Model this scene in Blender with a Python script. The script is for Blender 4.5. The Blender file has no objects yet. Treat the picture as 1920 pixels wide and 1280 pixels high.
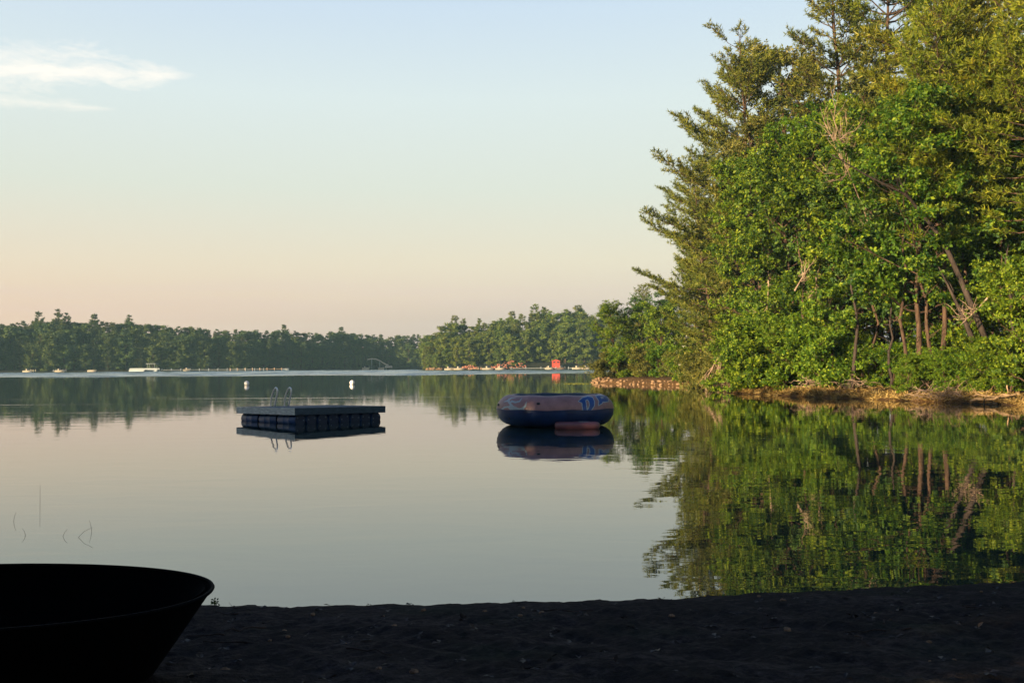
import bpy, math, random
import numpy as np
from mathutils import Vector, Matrix

S = bpy.context.scene
C = S.collection
R = math.radians
PI = math.pi

# ------------------------------------------------------------------ camera
CAMH = 1.9
F = 1866.7                       # focal length in pixels of the 1920 px wide photograph
PITCH, ROLL = R(1.27), R(0.34)
cam = bpy.data.cameras.new("camera"); cam.lens = 35; cam.sensor_width = 36
cam.clip_start = 0.1; cam.clip_end = 4000
co = bpy.data.objects.new("camera", cam); C.objects.link(co)
fw = Vector((0, math.cos(PITCH), math.sin(PITCH)))
up0 = Vector((0, -math.sin(PITCH), math.cos(PITCH)))
rt = Vector((1, 0, 0)) * math.cos(ROLL) - up0 * math.sin(ROLL)
up = up0 * math.cos(ROLL) + Vector((1, 0, 0)) * math.sin(ROLL)
M4 = Matrix.Identity(4)
for i in range(3):
    M4[i][0] = rt[i]; M4[i][1] = up[i]; M4[i][2] = -fw[i]; M4[i][3] = (0, 0, CAMH)[i]
co.matrix_world = M4
S.camera = co

def at(px, py, Y):
    """world point seen at photo pixel (px,py) at distance Y ahead"""
    d = rt * ((px - 960) / F) + up * ((640 - py) / F) + fw
    return Vector((0, 0, CAMH)) + d * (Y / d.y)

def on(px, py, z=0.0):
    d = rt * ((px - 960) / F) + up * ((640 - py) / F) + fw
    return Vector((0, 0, CAMH)) + d * ((z - CAMH) / d.z)

# ------------------------------------------------------------------ light
SUN_EL = R(10.5)
LDIR = Vector((0.78, 0.62, 0)).normalized()          # the way the light travels over the ground
SUN_AZ_VEC = -LDIR                                     # towards the sun
sun = bpy.data.lights.new("sun", 'SUN'); sun.energy = 5.0; sun.angle = R(0.5)
sun.color = (1.0, 0.80, 0.50)
so = bpy.data.objects.new("sun", sun); C.objects.link(so)
ld = Vector((LDIR.x * math.cos(SUN_EL), LDIR.y * math.cos(SUN_EL), -math.sin(SUN_EL)))
so.rotation_euler = ld.to_track_quat('-Z', 'Y').to_euler()
so.location = (-60, -60, 30)

S.view_settings.view_transform = 'Standard'
S.view_settings.look = 'None'
S.view_settings.exposure = 1.55
S.view_settings.gamma = 1.0
S.cycles.max_bounces = 6
S.cycles.diffuse_bounces = 2
S.cycles.glossy_bounces = 3
S.cycles.transmission_bounces = 3
S.cycles.volume_bounces = 0
S.cycles.transparent_max_bounces = 6
S.cycles.sample_clamp_indirect = 4.0
S.cycles.use_denoising = True

# node helper
class NT:
    def __init__(s, tree): s.t = tree; s.n = tree.nodes; s.l = tree.links
    def new(s, typ, **kw):
        nd = s.n.new(typ)
        for k, v in kw.items():
            if k.startswith('i_'):
                key = k[2:]
                key = int(key) if key.isdigit() else key.replace('_', ' ')
                s.set(nd.inputs[key], v)
            else: setattr(nd, k, v)
        return nd
    def set(s, inp, v):
        if isinstance(v, bpy.types.NodeSocket): s.l.new(v, inp)
        else: inp.default_value = v
    def math(s, op, a, b=0.0, c=None, clamp=False):
        nd = s.n.new('ShaderNodeMath'); nd.operation = op; nd.use_clamp = clamp
        s.set(nd.inputs[0], a); s.set(nd.inputs[1], b)
        if c is not None: s.set(nd.inputs[2], c)
        return nd.outputs[0]
    def ramp(s, fac, stops, interp='LINEAR'):
        nd = s.n.new('ShaderNodeValToRGB'); cr = nd.color_ramp; cr.interpolation = interp
        while len(cr.elements) < len(stops): cr.elements.new(0.5)
        for e, (p, c) in zip(cr.elements, stops):
            e.position = p; e.color = (c[0], c[1], c[2], 1) if not isinstance(c, (int, float)) else (c, c, c, 1)
        s.set(nd.inputs[0], fac); return nd.outputs[0]
    def mix(s, fac, a, b, blend='MIX'):
        nd = s.n.new('ShaderNodeMix'); nd.data_type = 'RGBA'; nd.blend_type = blend
        s.set(nd.inputs[0], fac)
        for k, v in ((6, a), (7, b)):
            if isinstance(v, tuple): v = (v[0], v[1], v[2], 1)
            s.set(nd.inputs[k], v)
        return nd.outputs[2]
    def noise(s, vec, scale, detail=3.0, rough=0.5, dist=0.0):
        nd = s.n.new('ShaderNodeTexNoise')
        if vec is not None: s.l.new(vec, nd.inputs['Vector'])
        nd.inputs['Scale'].default_value = scale; nd.inputs['Detail'].default_value = detail
        nd.inputs['Roughness'].default_value = rough; nd.inputs['Distortion'].default_value = dist
        return nd.outputs[0]
    def mapping(s, vec, scale=(1, 1, 1), loc=(0, 0, 0), rot=(0, 0, 0)):
        nd = s.n.new('ShaderNodeMapping'); s.l.new(vec, nd.inputs[0])
        nd.inputs['Scale'].default_value = scale; nd.inputs['Location'].default_value = loc
        nd.inputs['Rotation'].default_value = rot
        return nd.outputs[0]

def srgb(r, g, b):
    f = lambda c: (c / 255 / 12.92) if c <= 10.31 else ((c / 255 + 0.055) / 1.055) ** 2.4
    return (f(r), f(g), f(b))

# ------------------------------------------------------------------ sky
W = bpy.data.worlds.new("World"); S.world = W; W.use_nodes = True
w = NT(W.node_tree); w.n.clear()
sky = w.new('ShaderNodeTexSky', sky_type='NISHITA', sun_disc=False, sun_elevation=SUN_EL,
            sun_rotation=math.atan2(SUN_AZ_VEC.x, SUN_AZ_VEC.y), altitude=0.0, air_density=1.0, dust_density=2.0, ozone_density=1.0)
tc = w.new('ShaderNodeTexCoord')
sep = w.new('ShaderNodeSeparateXYZ'); w.l.new(tc.outputs['Generated'], sep.inputs[0])
el = w.math('ARCSINE', sep.outputs[2])
az = w.math('ARCTAN2', sep.outputs[0], sep.outputs[1])
deg = lambda s_: w.math('MULTIPLY', s_, 180 / PI)
eld, azd = deg(el), deg(az)
t = w.math('DIVIDE', eld, 45.0, clamp=True)
k = 1.0
low = w.ramp(t, [(0.0, srgb(168, 158, 158)), (0.055, srgb(176, 166, 160)), (0.085, srgb(200, 186, 173)), (0.13, srgb(210, 201, 180)),
                 (0.22, srgb(203, 208, 197)), (0.33, srgb(203, 214, 213)), (0.44, srgb(190, 207, 221)),
                 (0.62, srgb(110, 145, 195)), (1.0, srgb(62, 92, 145))])
# the horizon is pinker to the west (photo left)
warm = w.ramp(t, [(0.0, srgb(208, 168, 148)), (0.06, srgb(216, 184, 160)), (0.12, srgb(216, 199, 176)), (0.22, srgb(205, 209, 197)),
                  (0.33, srgb(205, 216, 216)), (0.44, srgb(190, 206, 221)), (0.62, srgb(110, 145, 195)), (1.0, srgb(62, 92, 145))])
wf = w.math('SUBTRACT', 0.35, w.math('DIVIDE', azd, 42.0), clamp=True)
grad = w.mix(wf, low, warm)
base = w.mix(1.0, sky.outputs[0], (0.10, 0.093, 0.078), 'MULTIPLY')
skyc = w.mix(0.16, grad, base)
# thin streak clouds, upper left
vec = w.new('ShaderNodeCombineXYZ'); w.l.new(azd, vec.inputs[0]); w.l.new(eld, vec.inputs[1])
def cloud(azc, elc, wa, we, tilt, gain, thr):
    dx = w.math('SUBTRACT', azd, azc)
    dy = w.math('SUBTRACT', w.math('SUBTRACT', eld, elc), w.math('MULTIPLY', dx, tilt))
    n = w.noise(w.mapping(vec.outputs[0], (0.35, 1.1, 1), rot=(0, 0, 0.1)), 1.0, 8.0, 0.6, 0.8)
    n2 = w.noise(w.mapping(vec.outputs[0], (0.9, 3.2, 1), rot=(0, 0, 0.14)), 1.3, 6.0, 0.6, 1.2)
    taper = w.math('SUBTRACT', 1.0, w.math('POWER', w.math('ABSOLUTE', w.math('DIVIDE', dx, wa)), 1.6), clamp=True)
    thick = w.math('SUBTRACT', 1.0, w.math('DIVIDE', w.math('ABSOLUTE', dy), w.math('ADD', w.math('MULTIPLY', taper, we), 0.05)), clamp=False)
    m = w.math('ADD', thick, w.math('MULTIPLY', w.math('SUBTRACT', n, 0.5), 3.2))
    m = w.math('ADD', m, w.math('MULTIPLY', w.math('SUBTRACT', n2, 0.5), 1.0))
    m = w.math('MULTIPLY', w.math('SUBTRACT', m, thr), gain, clamp=True)
    return w.math('MULTIPLY', m, w.math('MULTIPLY', taper, 3.0, clamp=True))
c1 = cloud(-26.5, 15.15, 9.0, 1.3, 0.05, 0.5, -0.1)
c2 = cloud(-27.0, 13.45, 5.4, 0.42, 0.01, 0.34, 0.0)
cm = w.math('MULTIPLY', w.math('MAXIMUM', c1, c2), 0.75)
skyc = w.mix(cm, skyc, srgb(252, 238, 222))
# faint mauve band low over the far shore
band = w.noise(w.mapping(vec.outputs[0], (0.05, 0.9, 1)), 1.0, 4.0, 0.5, 0.3)
bm = w.math('MULTIPLY', w.math('MULTIPLY', w.math('SUBTRACT', band, 0.45), 1.2, clamp=True),
            w.math('SUBTRACT', 1.0, w.math('ABSOLUTE', w.math('DIVIDE', w.math('SUBTRACT', eld, 3.6), 1.6)), clamp=True))
skyc = w.mix(w.math('MULTIPLY', bm, 0.9), skyc, srgb(196, 172, 176))
SKYGAIN = 0.472
fin = w.mix(1.0, skyc, (SKYGAIN, SKYGAIN, SKYGAIN), 'MULTIPLY')
bg = w.new('ShaderNodeBackground'); w.l.new(fin, bg.inputs[0]); bg.inputs[1].default_value = 1.0
wo = w.new('ShaderNodeOutputWorld'); w.l.new(bg.outputs[0], wo.inputs[0])

# ------------------------------------------------------------------ materials
MATS = {}
def mat(name):
    m = bpy.data.materials.new(name); m.use_nodes = True; n = NT(m.node_tree)
    b = n.n['Principled BSDF']; MATS[name] = m
    return m, n, b

def leaf_mat(name, c1, c2, c3, transl=0.35, nscale=0.6, back=None):
    """foliage: colour varies from clump to clump and leaf to leaf"""
    m, n, b = mat(name)
    g = n.new('ShaderNodeNewGeometry'); oi = n.new('ShaderNodeObjectInfo')
    tcn = n.new('ShaderNodeTexCoord')
    rnd = g.outputs['Random Per Island']
    n1 = n.noise(tcn.outputs['Object'], nscale, 2.0)
    n3 = n.noise(tcn.outputs['Object'], nscale * 3.1, 2.0)
    f1 = n.math('MULTIPLY', n.math('SUBTRACT', n.math('ADD', n.math('MULTIPLY', n1, 0.6), n.math('MULTIPLY', n3, 0.4)), 0.38), 4.2, clamp=True)
    col = n.mix(f1, c1, c2)
    col = n.mix(n.math('MULTIPLY', n.math('POWER', rnd, 3.0), 0.9), col, c3)
    hs = n.new('ShaderNodeHueSaturation'); n.l.new(col, hs.inputs['Color'])
    n.l.new(n.math('ADD', 0.485, n.math('MULTIPLY', oi.outputs['Random'], 0.03)), hs.inputs['Hue'])
    n.l.new(n.math('ADD', 0.75, n.math('MULTIPLY', rnd, 0.5)), hs.inputs['Value'])
    n.l.new(hs.outputs[0], b.inputs['Base Color'])
    b.inputs['Roughness'].default_value = 0.55
    b.inputs['Specular IOR Level'].default_value = 0.25
    tr = n.new('ShaderNodeBsdfTranslucent'); n.l.new(hs.outputs[0], tr.inputs[0])
    mx = n.new('ShaderNodeMixShader'); mx.inputs[0].default_value = transl
    n.l.new(b.outputs[0], mx.inputs[1]); n.l.new(tr.outputs[0], mx.inputs[2])
    n.l.new(mx.outputs[0], n.n['Material Output'].inputs[0])
    return m

leaf_mat('oak_leaf', (0.020, 0.070, 0.003), (0.095, 0.175, 0.005), (0.24, 0.28, 0.012), 0.40)
leaf_mat('oak_leaf_deep', (0.012, 0.045, 0.006), (0.042, 0.092, 0.008), (0.12, 0.17, 0.02), 0.28)
leaf_mat('bush_leaf', (0.040, 0.100, 0.005), (0.100, 0.175, 0.006), (0.24, 0.28, 0.015), 0.38)
leaf_mat('dull_leaf', (0.060, 0.078, 0.012), (0.125, 0.125, 0.016), (0.24, 0.20, 0.04), 0.32)
leaf_mat('needle', (0.036, 0.072, 0.009), (0.125, 0.150, 0.012), (0.26, 0.23, 0.03), 0.35)
leaf_mat('needle_gold', (0.060, 0.100, 0.006), (0.185, 0.205, 0.010), (0.33, 0.29, 0.026), 0.40)
leaf_mat('dull_needle', (0.055, 0.088, 0.008), (0.155, 0.175, 0.012), (0.23, 0.20, 0.035), 0.3)
leaf_mat('oak_leaf_mid', (0.012, 0.050, 0.003), (0.070, 0.145, 0.005), (0.21, 0.25, 0.012), 0.38)
leaf_mat('sunlit_tint_leaf', (0.042, 0.085, 0.010), (0.135, 0.175, 0.012), (0.22, 0.22, 0.025), 0.25, 0.12)  # headland leaves: warmth of the low sun put into the colour
leaf_mat('sunlit_tint_needle', (0.040, 0.068, 0.012), (0.100, 0.120, 0.014), (0.17, 0.16, 0.025), 0.2, 0.12)  # headland needles, likewise with the sun's warmth in the colour
leaf_mat('far_leaf', (0.024, 0.060, 0.016), (0.085, 0.125, 0.018), (0.15, 0.16, 0.03), 0.2, 0.12)
leaf_mat('far_needle', (0.026, 0.052, 0.016), (0.070, 0.092, 0.018), (0.12, 0.12, 0.03), 0.15, 0.12)
leaf_mat('dry_grass', (0.12, 0.060, 0.018), (0.34, 0.190, 0.058), (0.46, 0.31, 0.12), 0.2, 1.5)

leaf_mat('litter', (0.02, 0.016, 0.012), (0.035, 0.025, 0.016), (0.06, 0.045, 0.03), 0.0, 1.5)
def bark_mat(name, a, b_, rough=0.9, sc=6.0):
    m, n, b = mat(name)
    tcn = n.new('ShaderNodeTexCoord')
    v = n.mapping(tcn.outputs['Object'], (1, 1, 0.25))
    f = n.noise(v, sc, 5.0, 0.65)
    n.l.new(n.ramp(f, [(0.3, a), (0.65, b_)]), b.inputs['Base Color'])
    b.inputs['Roughness'].default_value = rough; b.inputs['Specular IOR Level'].default_value = 0.1
    bp = n.new('ShaderNodeBump', i_Strength=0.6, i_Distance=0.03); n.l.new(f, bp.inputs['Height'])
    n.l.new(bp.outputs[0], b.inputs['Normal'])
    return m
bark_mat('bark', (0.022, 0.015, 0.011), (0.115, 0.068, 0.044))
bark_mat('bark_dark', (0.018, 0.014, 0.011), (0.07, 0.05, 0.04))
bark_mat('dead_wood', (0.16, 0.10, 0.065), (0.42, 0.29, 0.20))
bark_mat('driftwood', (0.14, 0.085, 0.045), (0.38, 0.25, 0.14))
bark_mat('soaked_wood', (0.008, 0.007, 0.006), (0.03, 0.022, 0.016))

def plain(name, c, rough=0.6, spec=0.5, metal=0.0, var=0.25, nscale=3.0, bump=0.0, c2=None, coords='Object', vs=(1, 1, 1)):
    m, n, b = mat(name)
    tcn = n.new('ShaderNodeTexCoord')
    f = n.noise(n.mapping(tcn.outputs[coords], vs), nscale, 5.0, 0.6)
    lo = tuple(x * (1 - var) for x in c); hi = c2 or tuple(min(1, x * (1 + var)) for x in c)
    n.l.new(n.ramp(f, [(0.3, lo), (0.7, hi)]), b.inputs['Base Color'])
    b.inputs['Roughness'].default_value = rough; b.inputs['Specular IOR Level'].default_value = spec
    b.inputs['Metallic'].default_value = metal
    if bump:
        bp = n.new('ShaderNodeBump', i_Strength=0.5, i_Distance=bump); n.l.new(f, bp.inputs['Height'])
        n.l.new(bp.outputs[0], b.inputs['Normal'])
    return m
plain('deck_wood_lit', (0.58, 0.58, 0.47), 0.85, 0.2, var=0.45, nscale=4.0, bump=0.004, vs=(1, 1, 8))  # left side boards: brighter light on that side put into the colour
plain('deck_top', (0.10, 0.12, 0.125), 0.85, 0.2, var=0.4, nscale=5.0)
plain('deck_wood_shaded', (0.050, 0.068, 0.073), 0.85, 0.2, var=0.4, nscale=5.0, vs=(1, 1, 6))  # darker copy of the raft wood, shade put into the colour
plain('barrel_blue', (0.022, 0.062, 0.150), 0.45, 0.5, var=0.3)
plain('barrel_lid', (0.004, 0.012, 0.032), 0.5, 0.4)
plain('bung', (0.10, 0.13, 0.15), 0.5)
plain('steel', (0.80, 0.78, 0.72), 0.35, 0.5, metal=0.55, var=0.05)
plain('vinyl_tan', (0.30, 0.155, 0.130), 0.5, 0.4, var=0.28, nscale=2.6, bump=0.01)
plain('vinyl_navy', (0.006, 0.024, 0.085), 0.42, 0.45, var=0.45, nscale=2.6, bump=0.01)
plain('vinyl_black', (0.012, 0.012, 0.014), 0.5)
plain('vinyl_white', (0.34, 0.38, 0.35), 0.5, var=0.1)
plain('vinyl_blue', (0.007, 0.052, 0.19), 0.45, var=0.1)
plain('vinyl_red', (0.15, 0.050, 0.052), 0.45, var=0.15)
plain('bed_mesh', (0.02, 0.035, 0.05), 0.8)
plain('buoy_white', (0.78, 0.72, 0.66), 0.5, var=0.08)
plain('hull_dark', (0.0015, 0.002, 0.0025), 0.8, 0.04, var=0.3)
plain('hull_inside', (0.0012, 0.0014, 0.0016), 0.9, 0.03)
plain('white_paint', (0.46, 0.38, 0.28), 0.6, var=0.08)
plain('white_cottage', (0.72, 0.68, 0.60), 0.7, var=0.08)
plain('grey_roof', (0.10, 0.10, 0.11), 0.8, var=0.2)
plain('brown_wall', (0.16, 0.10, 0.07), 0.8, var=0.2)
plain('red_paint', (0.40, 0.040, 0.022), 0.6, var=0.12)
plain('pale_alu', (0.30, 0.32, 0.32), 0.5, var=0.1)
plain('tan_wood', (0.50, 0.33, 0.20), 0.8, var=0.3)
plain('window_glass', (0.02, 0.025, 0.03), 0.1, 0.8)
plain('sunlit_tint_slats', (0.80, 0.66, 0.42), 0.6, var=0.1)  # orange sunlight on the small dock put into its board colour
plain('stone', (0.24, 0.145, 0.080), 0.9, 0.15, var=0.45, nscale=2.5, bump=0.02)
plain('brick_debris', (0.30, 0.12, 0.075), 0.9, 0.1, var=0.5, nscale=2.5, bump=0.02)
plain('rope', (0.45, 0.45, 0.42), 0.8)
plain('green_weed', (0.16, 0.17, 0.02), 0.7, var=0.4)

# water
m, n, b = mat('lake_water')
tcn = n.new('ShaderNodeTexCoord'); P = tcn.outputs['Object']
sp = n.new('ShaderNodeSeparateXYZ'); n.l.new(P, sp.inputs[0])
b.inputs['Base Color'].default_value = (0.016, 0.030, 0.022, 1)
b.inputs['IOR'].default_value = 1.72
b.inputs['Specular IOR Level'].default_value = 0.5
# a breeze ruffles the lake beyond about 175 m
edge = n.noise(n.mapping(P, (0.012, 0.03, 1)), 1.0, 3.0, 0.5)
yy = n.math('ADD', sp.outputs[1], n.math('MULTIPLY', n.math('SUBTRACT', edge, 0.5), 26.0))
ruf = n.math('MULTIPLY', n.math('SUBTRACT', yy, 174.0), 0.16, clamp=True)
calmx = n.math('MULTIPLY', n.math('SUBTRACT', 330.0, yy), 0.3, clamp=True)
ruf = n.math('MULTIPLY', ruf, calmx)
streak = n.noise(n.mapping(P, (0.05, 0.55, 1)), 1.0, 5.0, 0.6)
s2 = n.math('MULTIPLY', n.math('SUBTRACT', streak, 0.60), 8.0, clamp=True)
midz = n.math('MULTIPLY', n.math('MULTIPLY', n.math('SUBTRACT', sp.outputs[1], 33.0), 0.05, clamp=True), n.math('MULTIPLY', n.math('SUBTRACT', 76.0, sp.outputs[1]), 0.06, clamp=True))
leftz = n.math('MULTIPLY', n.math('SUBTRACT', 3.0, sp.outputs[0]), 0.15, clamp=True)
s2 = n.math('MULTIPLY', n.math('MULTIPLY', s2, midz), leftz)
rgh = n.math('ADD', n.math('MULTIPLY', ruf, 0.05), n.math('MULTIPLY', s2, 0.12))
rgh = n.math('ADD', rgh, 0.006)
n.l.new(rgh, b.inputs['Roughness'])
w1 = n.noise(n.mapping(P, (0.55, 1.2, 1), rot=(0, 0, 0.25)), 1.0, 3.0, 0.5, 0.6)
w2 = n.noise(n.mapping(P, (2.0, 4.5, 1), rot=(0, 0, -0.2)), 1.0, 2.0, 0.5)
w3 = n.noise(n.mapping(P, (0.8, 5.0, 1)), 1.0, 2.0, 0.5)
h = n.math('ADD', n.math('MULTIPLY', w1, 0.0032), n.math('MULTIPLY', w2, 0.0004))
h = n.math('ADD', h, n.math('MULTIPLY', n.math('MULTIPLY', w3, 0.02), n.math('ADD', n.math('MULTIPLY', s2, 0.5), n.math('MULTIPLY', ruf, 0.5))))
bp = n.new('ShaderNodeBump', i_Strength=1.0, i_Distance=1.0); n.l.new(h, bp.inputs['Height'])
n.l.new(bp.outputs[0], b.inputs['Normal'])

# ground: dark sand at the beach, forest floor, dry straw and soil at the sunlit bank
m, n, b = mat('ground')
tcn = n.new('ShaderNodeTexCoord'); P = tcn.outputs['Object']
sp = n.new('ShaderNodeSeparateXYZ'); n.l.new(P, sp.inputs[0])
f1 = n.noise(P, 1.4, 6.0, 0.65); f2 = n.noise(P, 14.0, 5.0, 0.7); f3 = n.noise(P, 90.0, 3.0, 0.6)
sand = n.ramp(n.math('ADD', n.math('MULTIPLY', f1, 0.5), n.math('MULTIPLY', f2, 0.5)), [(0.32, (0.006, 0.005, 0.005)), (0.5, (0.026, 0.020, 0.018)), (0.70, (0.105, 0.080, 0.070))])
moss = n.math('MULTIPLY', n.math('SUBTRACT', n.noise(P, 0.9, 3.0), 0.56), 5.0, clamp=True)
sand = n.mix(n.math('MULTIPLY', moss, 0.5), sand, (0.014, 0.030, 0.014))
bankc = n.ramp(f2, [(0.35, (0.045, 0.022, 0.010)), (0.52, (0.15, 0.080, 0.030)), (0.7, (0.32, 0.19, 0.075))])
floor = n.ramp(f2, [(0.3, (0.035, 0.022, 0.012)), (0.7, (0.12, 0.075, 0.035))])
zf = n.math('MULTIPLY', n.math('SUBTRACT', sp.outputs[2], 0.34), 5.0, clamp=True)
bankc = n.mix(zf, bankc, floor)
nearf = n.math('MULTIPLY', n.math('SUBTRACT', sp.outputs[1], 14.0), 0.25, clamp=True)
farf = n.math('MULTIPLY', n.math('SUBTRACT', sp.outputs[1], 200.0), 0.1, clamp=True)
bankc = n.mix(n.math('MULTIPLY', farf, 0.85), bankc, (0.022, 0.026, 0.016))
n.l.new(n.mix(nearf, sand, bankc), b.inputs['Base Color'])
b.inputs['Roughness'].default_value = 0.95; b.inputs['Specular IOR Level'].default_value = 0.1
hh = n.math('ADD', n.math('MULTIPLY', f2, 0.10), n.math('MULTIPLY', f3, 0.03))
bp = n.new('ShaderNodeBump', i_Strength=1.0, i_Distance=1.0); n.l.new(hh, bp.inputs['Height'])
n.l.new(bp.outputs[0], b.inputs['Normal'])

# ------------------------------------------------------------------ mesh helpers
class MB:
    """collects verts, faces and material slots for one mesh object"""
    def __init__(s): s.v = []; s.f = []; s.mi = []; s.nv = 0; s.smooth = []
    def add(s, v, f, mi=0, smooth=False):
        v = np.asarray(v, float).reshape(-1, 3)
        s.v.append(v); o = s.nv
        for q in f: s.f.append(tuple(int(i) + o for i in q))
        s.mi += [mi] * len(f); s.smooth += [smooth] * len(f); s.nv += len(v); return s
    def box(s, c, sz, rz=0.0, mi=0, bev=0.0):
        x, y, z = sz[0] / 2, sz[1] / 2, sz[2] / 2
        if bev <= 0:
            v = np.array([(a * x, b * y, c_ * z) for a in (-1, 1) for b in (-1, 1) for c_ in (-1, 1)])
            f = [(0, 1, 3, 2), (4, 6, 7, 5), (0, 4, 5, 1), (2, 3, 7, 6), (0, 2, 6, 4), (1, 5, 7, 3)]
        else:
            e = bev; v = []; f = []
            rings = [(-z, x - e, y - e), (-z + e, x, y), (z - e, x, y), (z, x - e, y - e)]
            for zz, a, b_ in rings:
                v += [(-a, -b_ + e, zz), (-a + e, -b_, zz), (a - e, -b_, zz), (a, -b_ + e, zz), (a, b_ - e, zz), (a - e, b_, zz), (-a + e, b_, zz), (-a, b_ - e, zz)]
            for r in range(3):
                for i in range(8):
                    j = (i + 1) % 8; f.append((r * 8 + i, r * 8 + j, (r + 1) * 8 + j, (r + 1) * 8 + i))
            f.append(tuple(range(7, -1, -1))); f.append(tuple(range(24, 32))); v = np.array(v)
        cr, sr = math.cos(rz), math.sin(rz)
        v = v @ np.array([[cr, sr, 0], [-sr, cr, 0], [0, 0, 1]]) + np.array(c)
        return s.add(v, f, mi)
    def tube(s, pts, rad, k=6, mi=0, cap=True, smooth=True):
        pts = np.asarray(pts, float); n_ = len(pts)
        if np.isscalar(rad): rad = [rad] * n_
        d = np.gradient(pts, axis=0); d /= (np.linalg.norm(d, axis=1)[:, None] + 1e-9)
        ref = np.array([0, 0, 1.0]) if abs(d[0][2]) < 0.9 else np.array([1.0, 0, 0])
        a = np.cross(d, ref); nn = np.linalg.norm(a, axis=1)[:, None]; a = a / (nn + 1e-9)
        for i in range(1, n_):                                    # keep the frame from flipping
            a[i] = a[i - 1] - d[i] * np.dot(a[i - 1], d[i]); a[i] /= (np.linalg.norm(a[i]) + 1e-9)
        b_ = np.cross(d, a)
        th = np.linspace(0, 2 * PI, k, endpoint=False)
        v = (pts[:, None, :] + np.array(rad)[:, None, None] * (a[:, None, :] * np.cos(th)[None, :, None] + b_[:, None, :] * np.sin(th)[None, :, None])).reshape(-1, 3)
        f = [(i * k + j, i * k + (j + 1) % k, (i + 1) * k + (j + 1) % k, (i + 1) * k + j) for i in range(n_ - 1) for j in range(k)]
        if cap: f.append(tuple(range(k - 1, -1, -1))); f.append(tuple((n_ - 1) * k + j for j in range(k)))
        return s.add(v, f, mi, smooth)
    def quads(s, V, mi=0):
        """V: (n,4,3) array of loose quads"""
        n_ = len(V); o = s.nv; s.v.append(V.reshape(-1, 3)); s.nv += 4 * n_
        s.f.append(('Q', o, n_, mi)); return s
    def build(s, name, mats, parent=None):
        me = bpy.data.meshes.new(name)
        V = np.concatenate(s.v) if s.v else np.zeros((0, 3))
        li = []; ls = []; lt = []; mi = []; sm = []; pos = 0; it = iter(zip(s.mi, s.smooth))
        for q in s.f:
            if q and q[0] == 'Q':
                _, o, n_, m_ = q
                li.append(np.arange(o, o + 4 * n_)); ls.append(pos + 4 * np.arange(n_)); lt.append(np.full(n_, 4)); mi.append(np.full(n_, m_)); sm.append(np.zeros(n_, bool)); pos += 4 * n_
            else:
                m_, sm_ = next(it)
                li.append(np.array(q)); ls.append(np.array([pos])); lt.append(np.array([len(q)])); mi.append(np.array([m_])); sm.append(np.array([sm_])); pos += len(q)
        li = np.concatenate(li).astype(np.int32); ls = np.concatenate(ls).astype(np.int32); lt = np.concatenate(lt).astype(np.int32)
        me.vertices.add(len(V)); me.vertices.foreach_set('co', V.astype(np.float32).ravel())
        me.loops.add(len(li)); me.loops.foreach_set('vertex_index', li)
        me.polygons.add(len(ls)); me.polygons.foreach_set('loop_start', ls); me.polygons.foreach_set('loop_total', lt)
        for x in ([mats] if isinstance(mats, str) else mats): me.materials.append(MATS[x])
        me.polygons.foreach_set('material_index', np.concatenate(mi).astype(np.int32))
        me.polygons.foreach_set('use_smooth', np.concatenate(sm))
        me.update(calc_edges=True); me.validate()
        o = bpy.data.objects.new(name, me); C.objects.link(o)
        if parent: o.parent = parent
        return o

def tag(o, label=None, cat=None, group=None, kind=None):
    if label: o['label'] = label
    if cat: o['category'] = cat
    if group: o['group'] = group
    if kind: o['kind'] = kind
    return o
def thing(name, label, cat, loc=(0, 0, 0), rz=0.0, group=None):
    o = bpy.data.objects.new(name, None); C.objects.link(o); o.empty_display_size = 0.3
    o.location = loc; o.rotation_euler = (0, 0, rz)
    return tag(o, label, cat, group)
def dup(root, loc, rz=0.0, sc=1.0, label=None, group=None):
    r = root.copy(); C.objects.link(r); r.location = loc; r.rotation_euler = (0, 0, rz)
    r.scale = (sc, sc, sc) if np.isscalar(sc) else sc
    if label: r['label'] = label
    if group: r['group'] = group
    for ch in KIDS[root.name]:
        c = ch.copy(); C.objects.link(c); c.parent = r
    return r
KIDS = {}

# ------------------------------------------------------------------ lake outline and ground sheet
LAKE = np.array([(1.2, 8.06), (2.4, 8.3), (4.3, 8.6), (14, 11), (25, 18), (26.5, 30), (22.0, 41.0), (18.2, 49), (15.6, 55), (13.6, 60.5), (14.6, 68), (15.5, 74),
                 (14.2, 80), (10.5, 88), (7.6, 96.5), (8.6, 100.5), (16, 110), (34, 126), (62, 150), (84, 200), (88, 262), (70, 300), (44, 302), (24, 297), (6, 295),
                 (-8, 297), (-21, 299), (-28, 306), (-30, 330), (-26, 384), (-30, 404), (-46, 400), (-62, 392), (-78, 368), (-95, 346), (-118, 334), (-140, 326), (-163, 319), (-195, 312), (-240, 300),
                 (-270, 240), (-200, 140), (-120, 88), (-58, 60), (-36, 40), (-22.5, 30), (-20.5, 16), (-18, 9), (-12, 7.6), (-6, 7.9), (-3, 7.95), (-1.35, 7.9)], float)
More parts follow.
